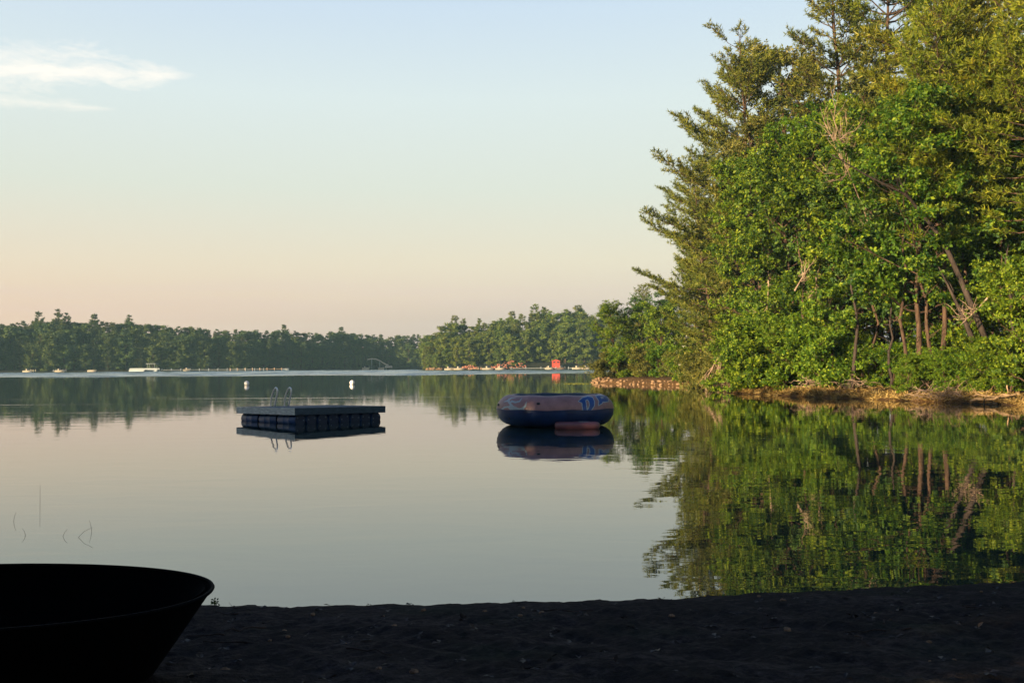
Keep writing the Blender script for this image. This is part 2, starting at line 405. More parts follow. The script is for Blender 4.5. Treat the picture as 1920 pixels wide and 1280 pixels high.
def sdist(X, Y):
    """signed distance to the shore: negative in the lake"""
    shp = X.shape; x = X.ravel(); y = Y.ravel()
    D = np.full(x.shape, 1e9); ins = np.zeros(x.shape, bool); n_ = len(LAKE)
    for i in range(n_):
        a = LAKE[i]; b_ = LAKE[(i + 1) % n_]; e = b_ - a
        t_ = np.clip(((x - a[0]) * e[0] + (y - a[1]) * e[1]) / (e @ e), 0, 1)
        D = np.minimum(D, np.hypot(x - a[0] - t_ * e[0], y - a[1] - t_ * e[1]))
        c_ = (a[1] > y) != (b_[1] > y)
        with np.errstate(divide='ignore', invalid='ignore'):
            xc = a[0] + (y - a[1]) * e[0] / (e[1] if e[1] else 1e-9)
        ins ^= c_ & (x < xc)
    return np.where(ins, -D, D).reshape(shp)
def wob(x, y, s_, seed=0.0):
    return (np.sin(x * s_ * 1.0 + 1.3 + seed) * np.cos(y * s_ * 1.27 + 0.7 + seed) + 0.6 * np.sin(x * s_ * 2.3 + y * s_ * 1.9 + seed * 2) + 0.35 * np.sin(x * s_ * 4.7 - y * s_ * 4.1 + seed))
def ground_z(X, Y):
    X = np.asarray(X, float); Y = np.asarray(Y, float)
    d = sdist(np.atleast_1d(X), np.atleast_1d(Y)).reshape(np.atleast_1d(X).shape)
    Xa = np.atleast_1d(X); Ya = np.atleast_1d(Y)
    d = d + (0.03 * wob(Xa, Ya, 5.0) + 0.018 * wob(Xa, Ya, 17.0, 1.0)) * (Ya < 12) + 0.25 * wob(Xa, Ya, 0.9) * (Ya > 30)
    beach = np.where(d > 0, 0.13 * np.minimum(d, 4) + 0.01 * np.maximum(d - 4, 0), 0.3 * d)
    beach = beach + np.clip(d, 0, 1) * (0.016 * wob(Xa, Ya, 2.1, 2.0) + 0.011 * wob(Xa, Ya, 7.3, 1.0) + 0.006 * wob(Xa, Ya, 19.0, 3.0))
    bank = np.where(d > 0, 0.27 * (1 - np.exp(-d / 0.5)) + 0.05 * np.minimum(d, 30), 0.35 * d) + np.clip(d, 0, 1) * 0.10 * wob(Xa, Ya, 0.8)
    bank = bank + (Ya > 250) * 0.16 * np.clip(d - 4, 0, 40)
    t_ = np.clip((Ya - 12) / 8, 0, 1)
    z = beach * (1 - t_) + bank * t_
    return np.maximum(z, -2.5)
def gz(x, y): return float(ground_z(x, y)[0])

def axis(segs):
    out = [segs[0][0]]
    for a, b_, st in segs: n_ = max(1, int(round((b_ - a) / st))); out += list(np.linspace(a, b_, n_ + 1)[1:])
    return np.array(out)
gx = axis([(-700, -240, 20), (-240, -40, 5), (-40, -8, 1.2), (-8, -5, .12), (-5, 5, .05), (5, 8, .15), (8, 30, .35), (30, 60, 2), (60, 120, 5), (120, 700, 20)])
gy = axis([(-300, -20, 12), (-20, 2, 1.0), (2, 4.2, .2), (4.2, 9.2, .045), (9.2, 36, 1.2), (36, 104, .4), (104, 140, 2), (140, 285, 8), (285, 420, 3), (420, 900, 20)])
GX, GY = np.meshgrid(gx, gy)
GZ = ground_z(GX, GY)
nx, ny = len(gx), len(gy)
idx = np.arange(nx * ny).reshape(ny, nx)
Q = np.stack([idx[:-1, :-1], idx[:-1, 1:], idx[1:, 1:], idx[1:, :-1]], -1).reshape(-1, 4)
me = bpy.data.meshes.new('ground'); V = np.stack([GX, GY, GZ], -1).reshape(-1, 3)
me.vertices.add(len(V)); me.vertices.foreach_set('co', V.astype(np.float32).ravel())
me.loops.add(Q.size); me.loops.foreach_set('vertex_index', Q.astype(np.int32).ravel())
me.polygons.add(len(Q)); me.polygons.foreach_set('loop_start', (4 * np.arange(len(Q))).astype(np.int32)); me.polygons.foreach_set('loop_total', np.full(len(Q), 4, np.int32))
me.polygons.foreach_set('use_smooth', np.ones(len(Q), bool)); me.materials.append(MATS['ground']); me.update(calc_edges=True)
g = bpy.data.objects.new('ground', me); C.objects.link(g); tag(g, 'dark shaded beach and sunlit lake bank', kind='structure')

wm = MB().add([(-420, 4, 0), (200, 4, 0), (200, 520, 0), (-420, 520, 0)], [(0, 1, 2, 3)])
tag(wm.build('lake_water', 'lake_water'), 'calm mirror-like lake with a pale ruffled band far out', kind='structure')

# wavelets raised by the breeze far out: real small waves lying on the lake sheet
rng = np.random.default_rng(8)
wx = np.arange(-230, 62, 2.2); wy = np.arange(172, 330, 0.2); WX, WY = np.meshgrid(wx, wy)
ed = 5.0 * np.sin(WX * 0.031 + 1.0) + 3.0 * np.sin(WX * 0.083) + 1.8 * np.sin(WX * 0.21 + 2)
env = np.clip((WY - 179 - ed) / 5, 0, 1) * np.clip((318 - WY) / 6, 0, 1) * np.clip((58 - WX) / 10, 0, 1)
env *= np.clip(1.0 - 0.9 * np.clip((WX - 5) / 30, 0, 1) * (0.5 + 0.5 * np.sin(WY * 0.42 + 0.5 * np.sin(WX * 0.1))), 0, 1)
hh = np.zeros_like(WX)
for q in range(9):
    lam = rng.uniform(1.3, 3.4); a_ = rng.normal() * 0.16; kx, ky = 2 * PI / lam * math.sin(a_) * .35, 2 * PI / lam
    hh += 0.012 * lam * np.sin(kx * WX + ky * WY + rng.random() * 6.28)
WZ = 0.006 + env * (0.03 + hh)
nx_, ny_ = len(wx), len(wy); ix = np.arange(nx_ * ny_).reshape(ny_, nx_)
QQ = np.stack([ix[:-1, :-1], ix[:-1, 1:], ix[1:, 1:], ix[1:, :-1]], -1).reshape(-1, 4)
QQ = QQ[(env.reshape(-1)[QQ].max(1) > 0)]
VV = np.stack([WX, WY, WZ], -1).reshape(-1, 3)
me = bpy.data.meshes.new('water_wavelets'); me.vertices.add(len(VV)); me.vertices.foreach_set('co', VV.astype(np.float32).ravel())
me.loops.add(QQ.size); me.loops.foreach_set('vertex_index', QQ.astype(np.int32).ravel())
me.polygons.add(len(QQ)); me.polygons.foreach_set('loop_start', (4 * np.arange(len(QQ))).astype(np.int32)); me.polygons.foreach_set('loop_total', np.full(len(QQ), 4, np.int32))
me.polygons.foreach_set('use_smooth', np.ones(len(QQ), bool)); me.materials.append(MATS['lake_water']); me.update(calc_edges=True)
wv_ = bpy.data.objects.new('water_wavelets', me); C.objects.link(wv_); tag(wv_, 'pale band of wavelets on the far water', kind='structure')

# ------------------------------------------------------------------ trees
def rot_to(d):
    d = d / np.linalg.norm(d); a = np.cross(d, (0, 0, 1.0))
    if np.linalg.norm(a) < 1e-3: a = np.array([1.0, 0, 0])
    a /= np.linalg.norm(a); return a, np.cross(a, d)
def leaf_quads(rng, ctr, size, upb=0.5, aspect=0.55, outw=None):
    """leaves in rosettes of five round a shoot: (n,4,3) folded diamonds"""
    K = 5; n_ = max(1, len(ctr) // K); c0 = ctr[:n_]
    ax = rng.normal(size=(n_, 3)) * 0.75; ax[:, 2] += upb
    if outw is not None: ax += outw[:n_] * 0.7
    ax /= np.linalg.norm(ax, axis=1)[:, None]
    u = np.cross(ax, rng.normal(size=(n_, 3))); u /= np.linalg.norm(u, axis=1)[:, None]; w_ = np.cross(ax, u)
    out = []
    for k_ in range(K):
        a = 2 * PI * k_ / K + rng.normal(size=(n_, 1)) * 0.35
        d = u * np.cos(a) + w_ * np.sin(a) + ax * rng.normal(size=(n_, 1)) * 0.35; d[:, 2] -= 0.22
        d /= np.linalg.norm(d, axis=1)[:, None]
        L = size * rng.uniform(0.45, 1.35, (n_, 1)); sd = np.cross(ax, d); sd /= (np.linalg.norm(sd, axis=1)[:, None] + 1e-6)
        nr_ = np.cross(d, sd); Wd = L * aspect
        b_ = c0 + d * L * 0.08; tip = c0 + d * L - nr_ * L * 0.06; mid = c0 + d * L * 0.58 + nr_ * L * 0.07
        out.append(np.stack([b_, mid - sd * Wd * 0.5, tip, mid + sd * Wd * 0.5], 1))
    return np.concatenate(out)
def limb_curve(p0, d, length, rise, n_=6, rng=None, wig=0.05):
    pts = [np.array(p0, float)]; d = np.array(d, float); d /= np.linalg.norm(d)
    for i in range(n_):
        dd = d + np.array([0, 0, rise * (i + 1) / n_])
        if rng is not None: dd = dd + rng.normal(size=3) * wig * 3
        dd /= np.linalg.norm(dd); pts.append(pts[-1] + dd * length / n_)
    return np.array(pts)

def broadleaf(name, h, r, base, nl, seed, leafmat, size=0.2, lpc=60, lean=(0, 0), clump=0.48, nsub=5, nstem=1, barkm='bark', tr=None, droop=0.0, twigs=True):
    rng = np.random.default_rng(seed)
    T = MB(); L = []
    tr = tr or h * 0.013 + 0.04
    for st in range(nstem):
        off = rng.normal(size=2) * 0.25 * (nstem > 1); sp_ = rng.normal(size=2) * 0.10 * h * (nstem > 1)
        zs = np.linspace(0, 1, 9)
        wv = np.cumsum(rng.normal(size=(9, 2)) * 0.012 * h, axis=0)
        pts = np.stack([off[0] + lean[0] * zs ** 1.3 + wv[:, 0] + sp_[0] * zs, off[1] + lean[1] * zs ** 1.3 + wv[:, 1] + sp_[1] * zs, -0.3 + (h * 0.93 + 0.3) * zs], 1)
        T.tube(pts, tr * (1.25 - 1.1 * zs) * (1.0 if nstem == 1 else 0.7), 8)
        m_ = nl // nstem
        for i in range(m_):
            t_ = base + (0.97 - base) * ((i + rng.random()) / m_)
            p0 = np.array([np.interp(t_, zs, pts[:, k_]) for k_ in range(3)])
            a = i * 2.4 + rng.normal() * 0.4 + st
            u = (t_ - base) / (1 - base)
            prof = (0.55 + 0.9 * u) if u < 0.4 else 0.91 * math.sqrt(max(0.05, 1 - ((u - 0.4) / 0.62) ** 2))
            ln = r * prof * rng.uniform(0.75, 1.2)
            d = np.array([math.cos(a), math.sin(a), 0.25 + 0.8 * u - droop])
            lc = limb_curve(p0, d, ln, 0.25 - droop, 6, rng, 0.06)
            lr = tr * (0.42 - 0.25 * u)
            T.tube(lc, np.linspace(lr, lr * 0.18, 7), 5, cap=False)
            for q in range(nsub):
                s_ = 0.3 + 0.7 * (q + rng.random() * 0.8) / nsub
                ps = lc[0] + (lc[-1] - lc[0]) * 0; ii = min(5, int(s_ * 6)); ps = lc[ii] + (lc[ii + 1] - lc[ii]) * (s_ * 6 - ii) if ii < 6 else lc[-1]
                side = rng.normal(size=3) * np.array([1, 1, 0.5]); side[2] += 0.2 - droop
                dd = (lc[-1] - lc[0]) / ln * 0.7 + side / (np.linalg.norm(side) + .01) * 0.9
                sl = ln * rng.uniform(0.22, 0.42) + 0.25
                sc_ = limb_curve(ps, dd, sl, 0.1 - droop, 3, rng, 0.08)
                if twigs: T.tube(sc_, np.linspace(lr * 0.3, lr * 0.08 + 0.004, 4), 4, cap=False)
                for c_ in (sc_[2], sc_[3]):
                    nn = int(lpc * rng.uniform(0.5, 1.3))
                    cs = clump * rng.uniform(0.6, 1.25)
                    pp = rng.normal(size=(nn, 3)) * np.array([cs, cs, cs * 0.45]) * 0.62 + c_
                    L.append(pp)
    ctr = np.concatenate(L)
    ctr[:, 2] = np.maximum(ctr[:, 2], 0.1)
    root = thing(name, '', '')
    tk = T.build('trunk', barkm, root)
    rng.shuffle(ctr)
    cen = np.array([lean[0] * .5, lean[1] * .5, h * .5]); ow = (ctr - cen) / np.array([r, r, h * .5]); ow /= (np.linalg.norm(ow, axis=1)[:, None] + .3)
    cr = MB().quads(leaf_quads(rng, ctr, size, outw=ow)).build('crown', leafmat, root)
    KIDS[root.name] = [tk, cr]
    return root

def pine(name, h, r, base, seed, leafmat='needle', blade=0.27, bw=0.045, lean=(0, 0), whorl=0.75, tufts=1.0, barkm='bark', droop=0.0, power=0.8, tr=None, gaps=0.0, dead=6, dens=9, rag=0.35):
    """white pine: whorls of long plumed limbs carrying tufts of needles"""
    rng = np.random.default_rng(seed)
    T = MB(); A = []; Dv = []
    tr = tr or h * 0.0105 + 0.03
    zs = np.linspace(0, 1, 12); wv = np.cumsum(rng.normal(size=(12, 2)) * 0.006 * h, axis=0)
    pts = np.stack([lean[0] * zs ** 1.4 + wv[:, 0], lean[1] * zs ** 1.4 + wv[:, 1], -0.3 + (h + 0.3) * zs], 1)
    T.tube(pts, tr * (1.1 - 1.06 * zs), 8)
    P3 = lambda t_: np.array([np.interp(t_, zs, pts[:, k_]) for k_ in range(3)])
    def plume(lc, ln, f0=0.3):
        seg = int(max(3, ln * 4.6 * tufts))
        for q in range(seg):
            s_ = f0 + (1 - f0) * (q + rng.random()) / seg
            x = s_ * (len(lc) - 1); ii = min(len(lc) - 2, int(x)); ps = lc[ii] + (lc[ii + 1] - lc[ii]) * (x - ii)
            dr = lc[ii + 1] - lc[ii]; dr /= np.linalg.norm(dr)
            side = np.cross(dr, (0, 0, 1)) * (1 if q % 2 else -1)
            tl = ln * 0.32 * (1.15 - s_) + 0.28
            dd = dr * 0.7 + side * rng.uniform(0.4, 1.0) + np.array([0, 0, rng.normal() * 0.15 + 0.12])
            dd /= np.linalg.norm(dd); k_ = max(2, int(tl * 5.5))
            for j in range(k_):
                c_ = ps + dd * tl * (j + 1) / k_ + rng.normal(size=3) * 0.05
                A.append(c_); Dv.append(dd + np.array([0, 0, 0.35]))
            if tl > 0.4: T.tube(np.array([ps, ps + dd * tl]), [0.014, 0.005], 3, cap=False)
    t_ = base; i = 0
    while t_ < 0.985:
        u = (t_ - base) / (1 - base)
        prof = (0.5 + 1.25 * u) if u < 0.35 else 0.94 * (1 - ((u - 0.35) / 0.66)) ** power + 0.05
        nb = rng.integers(3, 6)
        for k_ in range(nb):
            if rng.random() < gaps: continue
            a = k_ * 2 * PI / nb + i * 1.1 + rng.normal() * 0.3
            ln = max(0.35, r * prof * rng.uniform(0.9 - rag, 0.9 + rag))
            p0 = P3(min(0.999, t_ + rng.normal() * 0.004))
            d = np.array([math.cos(a), math.sin(a), -0.05 + 0.75 * u - droop])
            lc = limb_curve(p0, d, ln, 0.30 - droop * 0.5, 6, rng, 0.04)
            T.tube(lc, np.linspace(tr * 0.28 * (1.1 - u) + 0.01, 0.008, 7), 4, cap=False)
            plume(lc, ln)
        t_ += whorl / h * rng.uniform(0.7, 1.3); i += 1
    A.append(P3(1.0)); Dv.append(np.array([0, 0, 1.0]))
    for k_ in range(dead):
        tt = rng.uniform(0.12, max(0.14, base)); a = rng.random() * 2 * PI
        lc = limb_curve(P3(tt), (math.cos(a), math.sin(a), 0.1), rng.uniform(0.6, 2.2) * r / 4, -0.2, 4, rng, 0.1)
        T.tube(lc, np.linspace(0.03, 0.008, 5), 4, cap=False)
    A = np.array(A); Dv = np.array(Dv); Dv /= np.linalg.norm(Dv, axis=1)[:, None]
    n_ = len(A); k_ = dens
    cc = np.repeat(A, k_, 0); dd = np.repeat(Dv, k_, 0) + rng.normal(size=(n_ * k_, 3)) * 0.75
    dd /= np.linalg.norm(dd, axis=1)[:, None]
    sd = np.cross(dd, rng.normal(size=dd.shape)); sd /= np.linalg.norm(sd, axis=1)[:, None]
    ln = blade * rng.uniform(0.6, 1.2, (len(dd), 1)); w_ = bw
    V_ = np.stack([cc - sd * w_ * 0.5, cc + sd * w_ * 0.5, cc + dd * ln + sd * w_ * 0.25, cc + dd * ln - sd * w_ * 0.25], 1)
    root = thing(name, '', '')
    tk = T.build('trunk', barkm, root); cr = MB().quads(V_).build('crown', leafmat, root)
    KIDS[root.name] = [tk, cr]
    return root

USED = set()
def put(proto, x, y, rz, sc, label, cat, group=None, z=None):
    zz = gz(x, y) - 0.05 if z is None else z
    if proto.name in USED: o = dup(proto, (x, y, zz), rz, sc)
    else:
        o = proto; USED.add(o.name); o.location = (x, y, zz); o.rotation_euler = (0, 0, rz); o.scale = (sc, sc, sc) if np.isscalar(sc) else sc
    o['label'] = label; o['category'] = cat
    if group: o['group'] = group
    elif 'group' in o: del o['group']
    return o

# near forest prototypes
oakA = broadleaf('oak_tree', 16, 5.2, 0.14, 34, 11, 'oak_leaf', 0.21, 105, (-1.5, -0.5))
oakB = broadleaf('oak_tree', 14, 4.8, 0.12, 32, 12, 'oak_leaf', 0.21, 105, (-1.8, -1.0))
oakC = broadleaf('oak_tree', 12, 5.0, 0.22, 28, 13, 'oak_leaf_deep', 0.20, 105, (-0.5, -1.0))
mapA = broadleaf('maple_tree', 7, 3.4, 0.10, 22, 14, 'bush_leaf', 0.21, 95, (-1.0, -0.8))
bushA = broadleaf('lakeside_bush', 3.2, 2.2, 0.05, 20, 15, 'bush_leaf', 0.17, 90, nstem=4, clump=0.42, nsub=4, tr=0.06)
bushB = broadleaf('lakeside_bush', 2.6, 2.0, 0.03, 18, 16, 'oak_leaf', 0.16, 90, nstem=4, clump=0.40, nsub=4, tr=0.05)
bushC = broadleaf('lakeside_bush', 2.2, 2.0, 0.02, 18, 17, 'dull_leaf', 0.14, 110, nstem=5, clump=0.42, nsub=4, tr=0.04)
oakD = broadleaf('oak_tree', 13.5, 5.0, 0.30, 38, 19, 'oak_leaf_mid', 0.21, 110, (-1.2, -1.2), nsub=6, tr=0.13)
birch = broadleaf('slender_tree', 19, 3.0, 0.35, 26, 18, 'dull_leaf', 0.19, 95, (-1.0, 0), clump=0.5)
pinA = pine('white_pine', 27, 5.0, 0.24, 21, 'needle')
pinB = pine('white_pine', 24, 4.8, 0.10, 22, 'needle', lean=(-2.2, 0.0), gaps=0.30, power=0.5, rag=0.85)
pinC = pine('white_pine', 22, 5.0, 0.18, 23, 'needle_gold', blade=0.29)
pinD = pine('white_pine', 14, 3.8, 0.06, 24, 'needle', blade=0.25)
pinF = pine('white_pine', 20, 5.2, 0.40, 26, 'needle_gold', blade=0.29, gaps=0.1, tr=0.14)
pinG = pine('white_pine', 22, 5.0, 0.08, 27, 'dull_needle', lean=(-2.0, 0.0), gaps=0.28, power=0.6, rag=0.85)
pinE = pine('white_pine', 29, 4.2, 0.62, 25, 'needle_gold', dead=26)

# ---- tall trees of the right bank: (prototype, x, y, turn, scale, label, category)
NEAR = [
 (pinB, 18.4, 73, 0.2, 1.08, 'leaning white pine with a ragged forked top, nearest the open sky', 'tree'),
 (pinA, 23.8, 70, 1.0, 1.16, 'tall dense white pine rising behind the oaks, its top cut by the picture edge', 'tree'),
 (pinE, 26.8, 68, 2.2, 1.08, 'white pine with a bare sunlit upper trunk and dead snags', 'tree'),
 (pinC, 24.0, 56, 0.5, 1.00, 'golden green soft pine filling the top corner of the wood', 'tree'),
 (pinC, 26.6, 52, 2.6, 1.08, 'golden green pine at the outer edge of the wood, above the maple', 'tree'),
 (pinC, 29.5, 60, 4.0, 1.15, 'golden green pine standing farther back in the corner of the wood', 'tree'),
 (pinA, 31.0, 70, 3.4, 1.05, 'white pine half hidden behind the golden pines', 'tree'),
 (pinB, 16.8, 80, 0.1, 0.84, 'small crooked pine with long limbs reaching out over the lake', 'tree'),
 (pinD, 15.6, 82, 0.9, 1.05, 'young pine with plumed branches low over the point end of the cove', 'tree'),
 (pinD, 18.0, 86, 2.9, 1.15, 'young pine behind the rocky point, its tip against the sky', 'tree'),
 (pinD, 16.9, 71.5, 4.4, 1.15, 'young pine crowded between the oak and the cove', 'tree'),
 (pinA, 34.0, 62, 5.0, 0.90, 'dark pine deep in the wood behind the bank', 'tree'),
 (oakA, 18.3, 63, 0.3, 1.00, 'broad bright green oak leaning over the cove', 'tree'),
 (oakB, 19.6, 57.5, 1.6, 1.05, 'bright green oak with low limbs above the dry bank', 'tree'),
 (oakC, 22.6, 55, 0.4, 1.20, 'dark leaved oak in the middle of the wood', 'tree'),
 (oakB, 23.8, 51.5, 3.3, 0.95, 'oak overhanging the shaded gap in the bank', 'tree'),
 (oakA, 27.2, 56, 4.2, 0.95, 'tall oak behind the row of bare trunks', 'tree'),
 (oakC, 27.5, 48.5, 2.0, 0.95, 'dark oak with thin shade leaves near the maple', 'tree'),
 (oakA, 22.0, 66, 2.4, 1.15, 'old oak whose crown tops the sunlit front row', 'tree'),
 (birch, 19.2, 70, 0.0, 1.32, 'slender tree with wispy upright leaf sprays at its top', 'tree'),
 (birch, 23.2, 61, 2.0, 1.0, 'thin pale leaved tree between the oaks', 'tree'),
 (oakD, 20.6, 51.5, 0.5, 1.05, 'oak with its crown held high over the dark trunk row', 'tree'),
 (oakD, 25.8, 51.5, 2.9, 1.00, 'high crowned oak between the dark trunk row and the maple', 'tree'),
 (oakD, 17.6, 60.0, 4.4, 1.05, 'high crowned oak over the bright bushes of the bank', 'tree'),
 (oakD, 22.6, 54.5, 1.7, 1.15, 'tall high crowned oak second behind the bank', 'tree'),
 (pinF, 21.6, 50.2, 0.6, 0.98, 'golden pine in front of the oaks, its limbs level above the trunk row', 'tree'),
 (pinF, 24.9, 47.0, 2.6, 0.95, 'golden pine nearest the maple, high limbed', 'tree'),
 (pinF, 24.2, 53.5, 4.6, 1.12, 'tall golden pine between two high crowned oaks', 'tree'),
 (pinG, 17.7, 71.5, 0.4, 1.08, 'olive green pine leaning out beside the ragged forked pine', 'tree'),
 (pinG, 15.2, 76.0, 0.0, 0.80, 'olive green pine low over the head of the cove', 'tree'),
 (birch, 16.6, 68.0, 3.0, 0.95, 'wispy pale leaved tree in front of the olive pines', 'tree'),
 (oakA, 16.9, 66.5, 5.6, 0.92, 'broad oak reaching left over the cove in front of the pines', 'tree'),
 (mapA, 22.6, 43.4, 0.2, 0.74, 'bright yellow green maple at the near end of the bank', 'tree'),
 (mapA, 16.9, 60.2, 2.2, 0.85, 'small bright green tree at the water end of the dry bank', 'tree'),
 (mapA, 18.0, 55.6, 4.0, 0.80, 'small bright green tree above the crossed driftwood sticks', 'tree'),
 (oakC, 31.5, 56, 1.0, 1.15, 'shadowy oak at the back of the wood', 'tree'),
 (oakC, 27.0, 77, 3.0, 1.25, 'oak closing the wood behind the tall pine', 'tree'),
 (oakA, 22.5, 80, 5.0, 1.00, 'oak behind the crooked small pine', 'tree'),
]
for p_, x, y, rz, sc, lab, cat in NEAR: put(p_, x, y, rz, sc, lab, cat)
# thin forest trunks standing in the shade behind the bank
def slim(name, h, seed, barkm):
    rng = np.random.default_rng(seed); T = MB(); zs = np.linspace(0, 1, 9)
    wv = np.cumsum(rng.normal(size=(9, 2)) * 0.02 * h, axis=0)
    pts = np.stack([wv[:, 0], wv[:, 1], -0.3 + h * zs], 1)
    T.tube(pts, 0.13 * (1.1 - 0.8 * zs), 8)
    for q in range(7):
        t_ = rng.uniform(0.25, 0.95); a = rng.random() * 6.28
        p0 = np.array([np.interp(t_, zs, pts[:, k_]) for k_ in range(3)])
        T.tube(limb_curve(p0, (math.cos(a), math.sin(a), .4), rng.uniform(.6, 2), .2, 4, rng, .1), np.linspace(.035, .008, 5), 4, cap=False)
    L = rng.normal(size=(900, 3)) * np.array([1.5, 1.5, 1.6]) + pts[-1]
    root = thing(name, '', '')
    tk = T.build('trunk', barkm, root); cr = MB().quads(leaf_quads(rng, L, 0.26)).build('crown', 'oak_leaf_deep', root)
    KIDS[root.name] = [tk, cr]; return root
sl = [slim('forest_tree', 11, 31, 'bark'), slim('forest_tree', 13, 32, 'bark'), slim('forest_tree', 9, 33, 'bark_dark')]
rr = random.Random(5)
spots = [(1520, 58), (1538, 63), (1600, 54), (1612, 60), (1634, 55), (1668, 52), (1680, 58), (1700, 51), (1722, 56), (1744, 50), (1752, 57), (1775, 53), (1790, 60), (1812, 51), (1832, 54), (1850, 50), (1872, 56), (1896, 49),
         (1450, 66), (1480, 68), (1560, 68), (1580, 74), (1650, 66), (1712, 68), (1770, 70), (1830, 66), (1888, 64), (1800, 76), (1690, 80), (1930, 58), (1950, 52), (1990, 62)]
kinds_ = ['reddish lit trunk standing in the dark wood behind the bank', 'slim pale trunk standing in the dark wood behind the bank', 'dark thin trunk standing in the shade of the wood']
for i, (px, Y) in enumerate(spots):
    Y = Y * 1.06 + 2.0 if i >= 18 else Y
    X = (px - 960) / F * Y; j = i % 3
    put(sl[j], X, Y, rr.random() * 6.28, rr.uniform(0.6, 0.9), kinds_[j], 'tree', ['reddish trunks in the wood behind the bank', 'slim pale trunks in the wood behind the bank', 'dark thin trunks in the wood behind the bank'][j])
# back of the wood
bk = [pinA, oakC, pinD, oakA, pinB]
for i in range(30):
    x = 30 + (i % 10) * 4.2 + rr.uniform(-1.5, 1.5); y = 66 + (i // 10) * 11 + rr.uniform(-3, 3) + (i % 10) * 0.6
    p_ = bk[i % 5]; pi = p_ in (pinA, pinD, pinB)
    put(p_, x, y, rr.random() * 6.28, rr.uniform(0.7, 0.9), 'dark pine in the deep background of the wood' if pi else 'dark oak in the deep background of the wood', 'tree', 'pines deep in the wood' if pi else 'oaks deep in the wood')
for i in range(8):
    put([oakB, oakC][i % 2], 26 + rr.uniform(0, 4) + (i > 4) * 3, 26 + i * 2.4, rr.random() * 6, rr.uniform(.7, .9), 'oak on the near side bank beyond the picture edge', 'tree', 'oaks on the near side bank')
# bushes along the bank
BUSH = [(1385, 61.5, bushA, 1.0, 'bright bush at the water tip of the dry bank'), (1415, 60.5, bushB, 1.25, 'rounded green bush beside the bank tip'), (1440, 61, bushA, 1.2, 'bright bush above the pale driftwood'),
        (1475, 58.6, mapA, 0.6, 'tall bright bush behind the crossed sticks'), (1500, 60, bushB, 1.5, 'full green bush under the leaning oak'), (1530, 56.5, bushA, 1.1, 'bright bush with a brown twiggy gap beside it'),
        (1560, 57, bushB, 0.8, 'green bush at the edge of the shaded gap'), (1600, 56.5, bushC, 0.6, 'dull olive bush inside the shaded gap'), (1700, 49.4, mapA, 0.28, 'bright sprig bush reaching over the black log'),
        (1735, 49.6, bushB, 0.6, 'green bush in front of the bare trunks'), (1770, 48.4, mapA, 0.30, 'bright bush behind the tangle of roots'), (1800, 47.9, bushB, 0.6, 'leafy bush beside the root tangle'),
        (1835, 46.9, mapA, 0.36, 'bright bush behind the pale poles'), (1870, 46.2, bushB, 0.65, 'leafy bush below the yellow green maple'), (1895, 45.0, mapA, 0.36, 'bright bush at the near end of the bank'),
        (1455, 63, bushB, 1.5, 'tall green bush in the second row, under the oak'), (1350, 68, bushC, 1.2, 'olive bush behind the hanging dead boughs'), (1330, 74, bushC, 1.1, 'dull olive bush at the head of the cove'),
        (1305, 78, bushC, 0.9, 'small olive bush on the cove beach'), (1285, 83, bushB, 0.9, 'low green bush on the cove beach')]
for px, Y, p_, sc, lab in BUSH:
    x = (px - 960) / F * Y
    put(p_, x, Y, rr.random() * 6, sc * 0.95, lab, 'bush')
for px, Y, sc, lab in [(1625, 55, .75, 'small green bush between the bare trunks and the brush heap'), (1682, 53, .7, 'small green bush at the foot of the reddish trunks'), (1750, 52, .9, 'green bush behind the root tangle, under the golden pines'), (1815, 50, .9, 'green bush at the foot of the leaning dark trunk')]:
    put(bushB, (px - 960) / F * Y, Y, rr.random() * 6, sc, lab, 'bush')
# the rocky point
PT = [(1120, 99.0, bushC, 0.72), (1140, 100.5, bushC, 0.9), (1158, 99.5, bushB, 0.85), (1178, 100.5, bushC, 1.0), (1198, 98.5, bushB, 0.95), (1218, 97, bushC, 1.0), (1240, 95, bushB, 0.9), (1262, 93, bushC, 0.8)]
labs = ['lowest olive bush at the tip of the rocky point', 'olive bush just behind the tip of the rocky point', 'green bush under the round tree on the point', 'olive bush in the middle of the point', 'green bush before the dark hollow of the point',
        'olive bush beside the dark hollow of the point', 'green bush below the white cottage', 'small olive bush where the point meets the cove']
for (px, Y, p_, sc), lab in zip(PT, labs): put(p_, (px - 960) / F * Y, Y, rr.random() * 6, sc, lab, 'bush')
put(oakB, 10.8, 103.5, 0.7, 0.58, 'round green tree over the tip of the rocky point', 'tree')
put(oakC, 13.4, 105, 2.2, 0.64, 'rounded dark green tree behind the bushes of the point', 'tree')
put(mapA, 15.0, 101, 1.2, 0.95, 'small bright tree in the middle of the point', 'tree')
put(oakC, 17.3, 108, 4.2, 0.68, 'dark tree on the landward side of the point', 'tree')
put(pinD, 20.5, 112, 1.2, 0.85, 'young pine beside the white cottage', 'tree')
put(pinD, 14.8, 112, 3.2, 0.82, 'pine showing above the round tree of the point', 'tree')
put(oakA, 24.0, 104, 5.2, 0.68, 'oak joining the point to the wood', 'tree')
put(oakC, 21.5, 94, 0.2, 0.85, 'shadowy oak closing the head of the cove', 'tree')
put(oakC, 26.5, 92, 3.1, 1.0, 'big shadowy oak behind the cove', 'tree')

